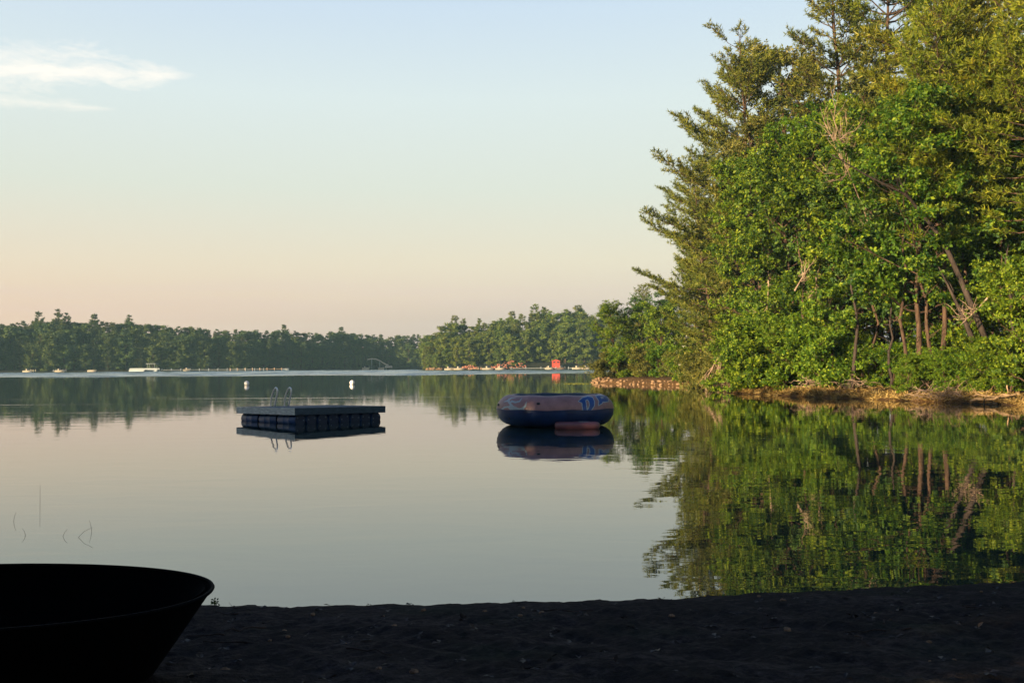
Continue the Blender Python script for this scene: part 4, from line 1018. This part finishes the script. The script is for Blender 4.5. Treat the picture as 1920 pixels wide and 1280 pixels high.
def barrel():
    T = MB(); L_ = 1.08; r_ = .20; prof = [(-L_ / 2, r_ * .94), (-L_ / 2 + .03, r_), (-.2, r_), (-.185, r_ * 1.035), (-.165, r_ * 1.035), (-.15, r_), (.15, r_), (.165, r_ * 1.035), (.185, r_ * 1.035), (.2, r_), (L_ / 2 - .03, r_), (L_ / 2, r_ * .94)]
    v = []; k_ = 20
    for y, rad in prof:
        for j in range(k_): a = 2 * PI * j / k_; v.append((rad * math.cos(a), y, rad * math.sin(a)))
    f = [(i * k_ + j, (i + 1) * k_ + j, (i + 1) * k_ + (j + 1) % k_, i * k_ + (j + 1) % k_) for i in range(len(prof) - 1) for j in range(k_)]
    T.add(v, f, 0, True); T.add(v[:k_], [tuple(range(k_))], 1); T.add(v[-k_:], [tuple(range(k_ - 1, -1, -1))], 1)
    b0 = T.build('barrel', ['barrel_blue', 'barrel_lid'], raft)
    for s_ in (-.12, .12):
        MB().tube([(s_, -L_ / 2 - .012, .03), (s_, -L_ / 2 + .01, .03)], .026, 8).build('bung', 'bung', b0)
    return b0
b0 = barrel(); bk_ = list(b0.children)
nr = 8
for r_ in range(nr):
    for c_ in range(3):
        if r_ == 0 and c_ == 0: o = b0
        else:
            o = b0.copy(); C.objects.link(o); o.parent = raft
            for q in bk_: e = q.copy(); C.objects.link(e); e.parent = o
        o.location = (.10 + .205 + r_ * (side - .2 - .41) / (nr - 1), .10 + .54 + c_ * 1.165, .11)
        o.rotation_euler = (0, random.Random(r_ * 7 + c_).uniform(-.5, .5), 0)
for x in (.5, 1.8, 3.1): MB().box((x, side / 2, ZT - .1), (.09, side - .1, .11)).build('joist', 'deck_wood_shaded', raft)
lad = [(.14, -.9), (.14, .0), (.14, .62 - .505 + .0)]
for sx in (1.42, 1.98):                                       # hoop handrails on the back left edge (local y = side)
    prof = [(-.15, -.95), (-.15, -.2), (-.15, .18), (-.05, .40), (.10, .60), (.19, .655), (.28, .62), (.31, .53), (.27, .36), (.16, .12), (.14, .0)]
    pts = [(sx, side - p[0] - .0, ZT + p[1]) for p in prof]
    pts = np.array(pts); tt = np.linspace(0, len(pts) - 1, 40)
    sm_ = np.stack([np.interp(tt, range(len(pts)), pts[:, k_]) for k_ in range(3)], 1)
    for _ in range(3): sm_[1:-1] = (sm_[:-2] + sm_[1:-1] * 2 + sm_[2:]) / 4
    MB().tube(sm_, .027, 8).build('handrail', 'steel', raft)
for z in (-.8, -.5, -.2, .08): MB().box((1.70, side + .15, z), (.54, .08, .03)).build('rung', 'steel', raft)

raft.rotation_mode = 'XYZ'
ctr_ = Vector((N[0], N[1] + 2.6, 0)); tilt = Matrix.Translation(ctr_ + Vector((0, 0, -.035))) @ Matrix.Rotation(R(-1.25), 4, 'X') @ Matrix.Translation(-ctr_)
raft.matrix_world = tilt @ (Matrix.Translation((N[0], N[1], 0)) @ Matrix.Rotation(ang - PI / 2, 4, 'Z'))

# ------------------------------------------------------------------ inflatable lake trampoline
CX, CY = (1039.8 - 960) / F * 30.75, 30.75
tramp = thing('water_trampoline', 'round inflatable lake trampoline, faded tan above and navy below, with blue letters', 'water trampoline', (CX, CY, 0))
R0, r0, ZC = 1.335, 0.455, 0.50
NU, NV = 96, 28
def tor(phi, th, off=0.0):
    # phi: 0 faces the camera, positive to the viewer's right; th: 0 outward, 90 deg up
    rr_ = R0 + (r0 + off) * math.cos(th) * 1.03
    if th < 0: zz = ZC + (r0 + .03 + off) * math.sin(th)
    else: zz = ZC + (r0 - .01 + off) * math.sin(th)
    zz += 0.012 * math.sin(phi * 8)
    return (rr_ * math.sin(phi), -rr_ * math.cos(phi), zz)
def torus_part(t0, t1, m_, name):
    v = []; 
    for i in range(NU):
        for j in range(NV + 1): v.append(tor(2 * PI * i / NU, t0 + (t1 - t0) * j / NV))
    f = [(i * (NV + 1) + j, ((i + 1) % NU) * (NV + 1) + j, ((i + 1) % NU) * (NV + 1) + j + 1, i * (NV + 1) + j + 1) for i in range(NU) for j in range(NV)]
    return MB().add(v, f, 0, True).build(name, m_, tramp)
torus_part(R(3), R(92), 'vinyl_tan', 'upper_tube'); torus_part(R(92), R(183), 'bed_mesh', 'inner_tube'); torus_part(R(-177), R(3), 'vinyl_navy', 'lower_tube')
v = [(0, 0, .74)]; 
for j in range(48): a = 2 * PI * j / 48; v.append((1.0 * math.sin(a), -1.0 * math.cos(a), .80))
MB().add(v, [(0, 1 + j, 1 + (j + 1) % 48) for j in range(48)]).build('jump_bed', 'bed_mesh', tramp)
sm_ = [tor(2 * PI * i / 96, R(3), .004) for i in range(97)]
MB().tube(sm_, .012, 5, cap=False).build('seam', 'vinyl_navy', tramp)
# decals laid on the tube; coordinates are those of the flattened tube side (a: sideways 217..1700, b: height 262..460)
def inpoly(x, y, P_):
    P_ = np.array(P_, float); ins = np.zeros(x.shape, bool); D = np.full(x.shape, 1e9)
    for i in range(len(P_)):
        a = P_[i]; b_ = P_[(i + 1) % len(P_)]; e = b_ - a
        t_ = np.clip(((x - a[0]) * e[0] + (y - a[1]) * e[1]) / (e @ e + 1e-9), 0, 1); D = np.minimum(D, np.hypot(x - a[0] - t_ * e[0], y - a[1] - t_ * e[1]))
        c_ = (a[1] > y) != (b_[1] > y); xc = a[0] + (y - a[1]) * e[0] / (e[1] if abs(e[1]) > 1e-9 else 1e-9); ins ^= c_ & (x < xc)
    return ins, D
def decal(name, test, a0, a1, t0, t1, m_, off, nA=170, nT=130):
    A_ = np.linspace(a0, a1, nA + 1); T_ = np.linspace(t0, t1, nT + 1)
    am = (A_[:-1] + A_[1:]) / 2; tm = (T_[:-1] + T_[1:]) / 2; AM, TM = np.meshgrid(am, tm, indexing='ij')
    rr_ = R0 + r0 * np.cos(TM); x = 1040 + rr_ * np.sin(AM) / 1.835 * 108; zx = (x - 900) * 6.857; zy = 460 - 195 * np.sin(TM)
    ok = test(zx, zy)
    T = MB(); ids = {}; v = []; f = []
    def vid(i, j):
        if (i, j) not in ids: ids[(i, j)] = len(v); v.append(tor(A_[i], T_[j], off))
        return ids[(i, j)]
    for i in range(nA):
        for j in range(nT):
            if ok[i, j]: f.append((vid(i, j), vid(i + 1, j), vid(i + 1, j + 1), vid(i, j + 1)))
    return T.add(v, f).build(name, m_, tramp)
Dp = [(1212, 338), (1262, 292), (1330, 276), (1385, 292), (1402, 340), (1396, 392), (1362, 440), (1330, 466), (1262, 466), (1256, 400), (1250, 352)]
Di = [(1292, 322), (1318, 308), (1338, 330), (1344, 380), (1330, 424), (1306, 450), (1300, 400)]
Ep = [(1436, 284), (1560, 270), (1600, 286), (1592, 352), (1540, 360), (1512, 356), (1500, 372), (1456, 392), (1466, 340)]
Ei = [(1490, 296), (1528, 292), (1532, 318), (1496, 322)]
E2 = [(1628, 300), (1668, 330), (1690, 384), (1668, 396), (1640, 350)]
def letters(zx, zy, grow):
    a, da = inpoly(zx, zy, Dp); b_, db = inpoly(zx, zy, Di); c_, dc = inpoly(zx, zy, Ep); e, de = inpoly(zx, zy, Ei); g_, dg = inpoly(zx, zy, E2)
    D_ = (a | (da < grow)) & ~(b_ & (db > grow)); E_ = (c_ | (dc < grow)) & ~(e & (de > grow)); G_ = g_ | (dg < grow * .6)
    return D_ | E_ | G_
decal('lettering_outline', lambda x, y: letters(x, y, 9) & ~letters(x, y, 0), R(8), R(88), R(4), R(100), 'vinyl_white', .004, 220, 160)
decal('lettering', lambda x, y: letters(x, y, 0), R(8), R(88), R(4), R(100), 'vinyl_blue', .006, 220, 160)
STR = [([(600, 345), (585, 400), (545, 435), (480, 445), (430, 440)], [4, 16, 20, 16, 10]), ([(545, 300), (520, 340), (470, 350), (430, 335), (400, 360)], [4, 12, 16, 18, 10]),
       ([(560, 450), (500, 440), (440, 410), (410, 370), (380, 330), (330, 350)], [22, 26, 24, 18, 14, 3]), ([(300, 455), (340, 415), (385, 405), (420, 440)], [12, 14, 14, 18]), ([(470, 290), (420, 296), (390, 318), (400, 350)], [3, 10, 14, 12]), ([(430, 455), (420, 420), (400, 395)], [24, 20, 10])]
def swirl(x, y):
    ok = np.zeros(x.shape, bool)
    for P_, W_ in STR:
        for i in range(len(P_) - 1):
            a = np.array(P_[i], float); b_ = np.array(P_[i + 1], float); e = b_ - a
            t_ = np.clip(((x - a[0]) * e[0] + (y - a[1]) * e[1]) / (e @ e), 0, 1)
            ok |= np.hypot(x - a[0] - t_ * e[0], y - a[1] - t_ * e[1]) < (W_[i] + (W_[i + 1] - W_[i]) * t_) * .72
    return ok
decal('swirl_emblem', swirl, R(-85), R(-15), R(4), R(95), 'vinyl_white', .005, 200, 150)
for zx, zy, s_, sx in [(738, 360, .07, 1.0), (268, 400, .07, 1.0), (258, 580, .045, 1), (398, 562, .05, 1), (1500, 610, .04, 1), (1690, 540, .045, 1)]:
    sth = min(1, max(-1, (460 - zy) / (195 if zy < 460 else 225))); th = math.asin(sth)
    sa = ((zx / 6.857 + 900) - 1040) / 108 * 1.835 / (R0 + r0 * math.cos(th)); ph = math.asin(max(-1, min(1, sa)))
    p = tor(ph, th, .012); MB().box(p, (s_ * 1.4, .05, s_), ph, 0, .015).build('grab_patch', 'vinyl_black', tramp)
# boarding pad tied to its side
sp_ = on(1084, 805.0, 0.0)
pad = MB(); v = []; nu, nv = 40, 10
for i in range(nu):
    a = 2 * PI * i / nu
    for j in range(nv + 1):
        b_ = -PI / 2 + PI * j / nv; ca, sa_ = math.cos(a), math.sin(a)
        cx = math.copysign(abs(ca) ** .8, ca); cy = math.copysign(abs(sa_) ** .6, sa_); cb = math.cos(b_) ** .5 if math.cos(b_) > 0 else 0
        v.append(((.50 + .16 * cb) * cx, (.24 + .12 * cb) * cy, (.10 + .11 * math.sin(b_))))
f = [(i * (nv + 1) + j, ((i + 1) % nu) * (nv + 1) + j, ((i + 1) % nu) * (nv + 1) + j + 1, i * (nv + 1) + j + 1) for i in range(nu) for j in range(nv)]
f.append(tuple(i * (nv + 1) + nv for i in range(nu)))
pad.add(v, f, 0, True)
bp_ = pad.build('boarding_pad', 'vinyl_red', tramp); bp_.location = (sp_.x - CX + .0, sp_.y - CY + .42, -.01); bp_['label'] = 'small dull red boarding pad floating at the side'
MB().box((.18, -.10, .214), (.30, .10, .006), 0, 0, .002).build('emblem', 'vinyl_white', bp_)
for x in (-.33, .28): MB().tube([(x - .03, .30, .2), (x - .02, .32, .42), (x + .03, .34, .42), (x + .04, .30, .2)], .010, 5).build('strap', 'rope', bp_)

# ------------------------------------------------------------------ buoys
def buoy(px, py, r_, lab):
    v_ = on(px, py, 0); root = thing('mooring_buoy', lab, 'buoy', (v_.x, v_.y, 0))
    v = []; nu, nv = 24, 14
    for i in range(nv + 1):
        for j in range(nu): ph = PI * i / nv; th = 2 * PI * j / nu; v.append((r_ * math.sin(ph) * math.cos(th), r_ * math.sin(ph) * math.sin(th), r_ * .72 - r_ * math.cos(ph)))
    f = [(i * nu + j, i * nu + (j + 1) % nu, (i + 1) * nu + (j + 1) % nu, (i + 1) * nu + j) for i in range(nv) for j in range(nu)]
    MB().add(v, f, 0, True).build('float_ball', 'buoy_white', root)
    MB().tube([(.0, 0, r_ * 1.68), (0, 0, r_ * 1.83)], .03, 8).build('eye', 'steel', root)
buoy(462.5, 722.0, .235, 'shaded white ball buoy floating above the left end of the raft')
buoy(660.3, 720.6, .235, 'sunlit white ball buoy floating beyond the right end of the raft')

# yellow green weed floating at the tip of the point
rng = np.random.default_rng(300); v_ = on(1082, 719.5, 0); T = MB()
for q in range(260):
    x, y = rng.normal(size=2) * np.array([.55, 1.1]); a = rng.random() * 6.28; L_ = rng.uniform(.05, .16)
    T.quads(np.array([[(x, y, .012), (x + L_ * math.cos(a), y + L_ * math.sin(a), .02), (x + L_ * math.cos(a + .5), y + L_ * math.sin(a + .5), .05), (x - L_ * .2, y, .03)]]))
o = T.build('floating_weed', 'green_weed'); o.location = (v_.x, v_.y, 0); tag(o, 'patch of yellow green weed on the water off the point', 'water weed', kind='stuff')
# thin reed stems breaking the surface near the beach
for i, (px, y0, y1, bend, lab) in enumerate([(75, 948, 908, 0.0, 'tall thin reed stem standing apart in the water'), (25.5, 977, 960, .03, 'short curved reed stem nearest the picture edge'), (48, 1003, 990, -.04, 'short bent reed stem beside the curved one'), (118, 1005, 992, .05, 'forked short reed stem in the shallows'), (147, 1007, 988, .16, 'reed stem folded over toward the open water'), (172, 996, 975, -.03, 'curved reed stem right of the folded one')]):
    b_ = on(px, y0, 0); Y = b_.y; top = at(px, y1, Y); hz = top.z
    T = MB(); pts = [(0, 0, -.15), (0, 0, 0), (bend * .4, 0, hz * .6), (bend, 0, hz)]; T.tube(pts, [.0020, .0020, .0016, .0012], 5)
    o = T.build('reed_stem', 'bark_dark'); o.location = (b_.x, Y, 0); tag(o, lab, 'reed')

# ------------------------------------------------------------------ dark round-bowed boat pulled up on the beach
ZR, BY = .83, 4.70
boat = thing('beached_rowboat', 'dark round bowed rowboat pulled up on the shaded beach', 'boat', (0, BY, 0))
def outline(v_, n_=40, inset=0.0, zo=0.0):
    """v_: 0 gunwale .. 1 keel; closed outline, transom to bow and back"""
    tip = -1.435 - .34 * v_ - inset; bmax = (.70 - .30 * v_ ** 1.3) - inset; xm = -2.65; x0 = -4.7 + .15 * v_ + inset
    zl = ZR - (ZR - .34) * v_; pts = []
    for i in range(n_ + 1):
        u = i / n_
        if u < .3: x = x0 + (xm - x0) * u / .3; hb = bmax * (.86 + .14 * u / .3)
        else: a = (u - .3) / .7 * PI / 2; x = xm + (tip - xm) * math.sin(a) ** 1.0; hb = bmax * math.cos(a) ** .92 if u < 1 else 0.0
        pts.append((x, -hb))
    out = [(x, y) for x, y in pts] + [(x, -y) for x, y in reversed(pts[:-1])]
    return [(x, y, zl + zo) for x, y in out]
lv = [0, .12, .3, .5, .7, .86, .95, 1.0]
def shell(inset, name, m_, flip, top=0.0):
    T = MB(); v = []; n_ = None
    for l_ in lv:
        o_ = outline(l_, inset=inset, zo=(.03 * l_ if inset else 0)); n_ = len(o_); v += o_
    f = []
    for i in range(len(lv) - 1):
        for j in range(n_):
            q = (i * n_ + j, i * n_ + (j + 1) % n_, (i + 1) * n_ + (j + 1) % n_, (i + 1) * n_ + j)
            f.append(q[::-1] if flip else q)
    f.append(tuple((len(lv) - 1) * n_ + j for j in range(n_)))
    return T.add(v, f, 0, False).build(name, m_, boat)
shell(0, 'hull', 'hull_dark', True); shell(.035, 'inner_lining', 'hull_inside', False)
g_ = outline(0); g_.append(g_[0]); MB().tube(g_, .009, 6, cap=False).build('gunwale', 'hull_dark', boat)
for x in (-2.3, -3.6): MB().box((x, 0, ZR - .27), (.24, 1.24, .03), 0, 0, .006).build('thwart', 'hull_inside', boat)
# little tuft of leaves and a twig on the sand beside the boat
rng = np.random.default_rng(5)
T = MB(); v_ = on(404, 1129, .02)
T.quads(leaf_quads(rng, rng.normal(size=(40, 3)) * .012 + np.array([0, 0, .03]), .03)); o = T.build('weed_tuft', 'oak_leaf_deep'); o.location = (v_.x, v_.y, gz(v_.x, v_.y)); tag(o, 'small dark weed tuft at the water edge beside the boat', 'weed')

# pebbles and twigs on the sand
rng = np.random.default_rng(31)
for i in range(40):
    x, y = rng.uniform(-3.2, 4.6), rng.uniform(4.9, 8.0); z = gz(x, y)
    if z < .005: continue
    o = protos[i % 4].copy(); C.objects.link(o); o.name = 'beach_pebble'; s_ = rng.uniform(.008, .028) ; o.scale = (s_, s_, s_)
    o.location = (x, y, z + s_ * .2); o.rotation_euler = (0, 0, rng.random() * 6.28); tag(o, 'pebble on the shaded sand of the beach', 'pebble', 'pebbles scattered on the beach')
for i in range(16):
    x, y = rng.uniform(-2.6, 4.2), rng.uniform(5.2, 7.9); a = rng.random() * 6.28; L_ = rng.uniform(.12, .4); z = gz(x, y) + .012
    stick('beach_twig', (x, y, z), (x + L_ * math.cos(a), y + L_ * math.sin(a), gz(x + L_ * math.cos(a), y + L_ * math.sin(a)) + .015), .006, 'bark_dark', 'dark twig lying on the shaded sand of the beach', 'twig', nb=1, seed=500 + i, group='twigs on the beach')
# fallen leaves, twigs on the beach
V_ = []
n_ = 1100; x = rng.uniform(-3.5, 5.0, n_); y = rng.uniform(4.3, 8.1, n_); z = ground_z(x, y)
k2 = z > .01; c_ = np.stack([x, y, z + .008], 1)[k2]
tag(MB().quads(leaf_quads(rng, c_, .045, upb=2.5)).build('beach_litter', 'litter'), 'fallen leaves and needles scattered on the shaded sand', 'leaf litter', kind='stuff')

# ------------------------------------------------------------------ haze over the lake
hz = MB(); hz.box((0, 300, 17.0), (1500, 1300, 44)); 
m = bpy.data.materials.new('haze'); m.use_nodes = True; nn = NT(m.node_tree); nn.n.clear(); MATS['haze'] = m
pv = nn.new('ShaderNodeVolumePrincipled'); pv.inputs['Color'].default_value = (0.50, 0.84, 1.0, 1); pv.inputs['Density'].default_value = 0.00022; pv.inputs['Anisotropy'].default_value = 0.0
ou = nn.new('ShaderNodeOutputMaterial'); nn.l.new(pv.outputs[0], ou.inputs['Volume'])
o = hz.build('haze', 'haze'); tag(o, 'thin blue morning haze over the lake', kind='stuff')
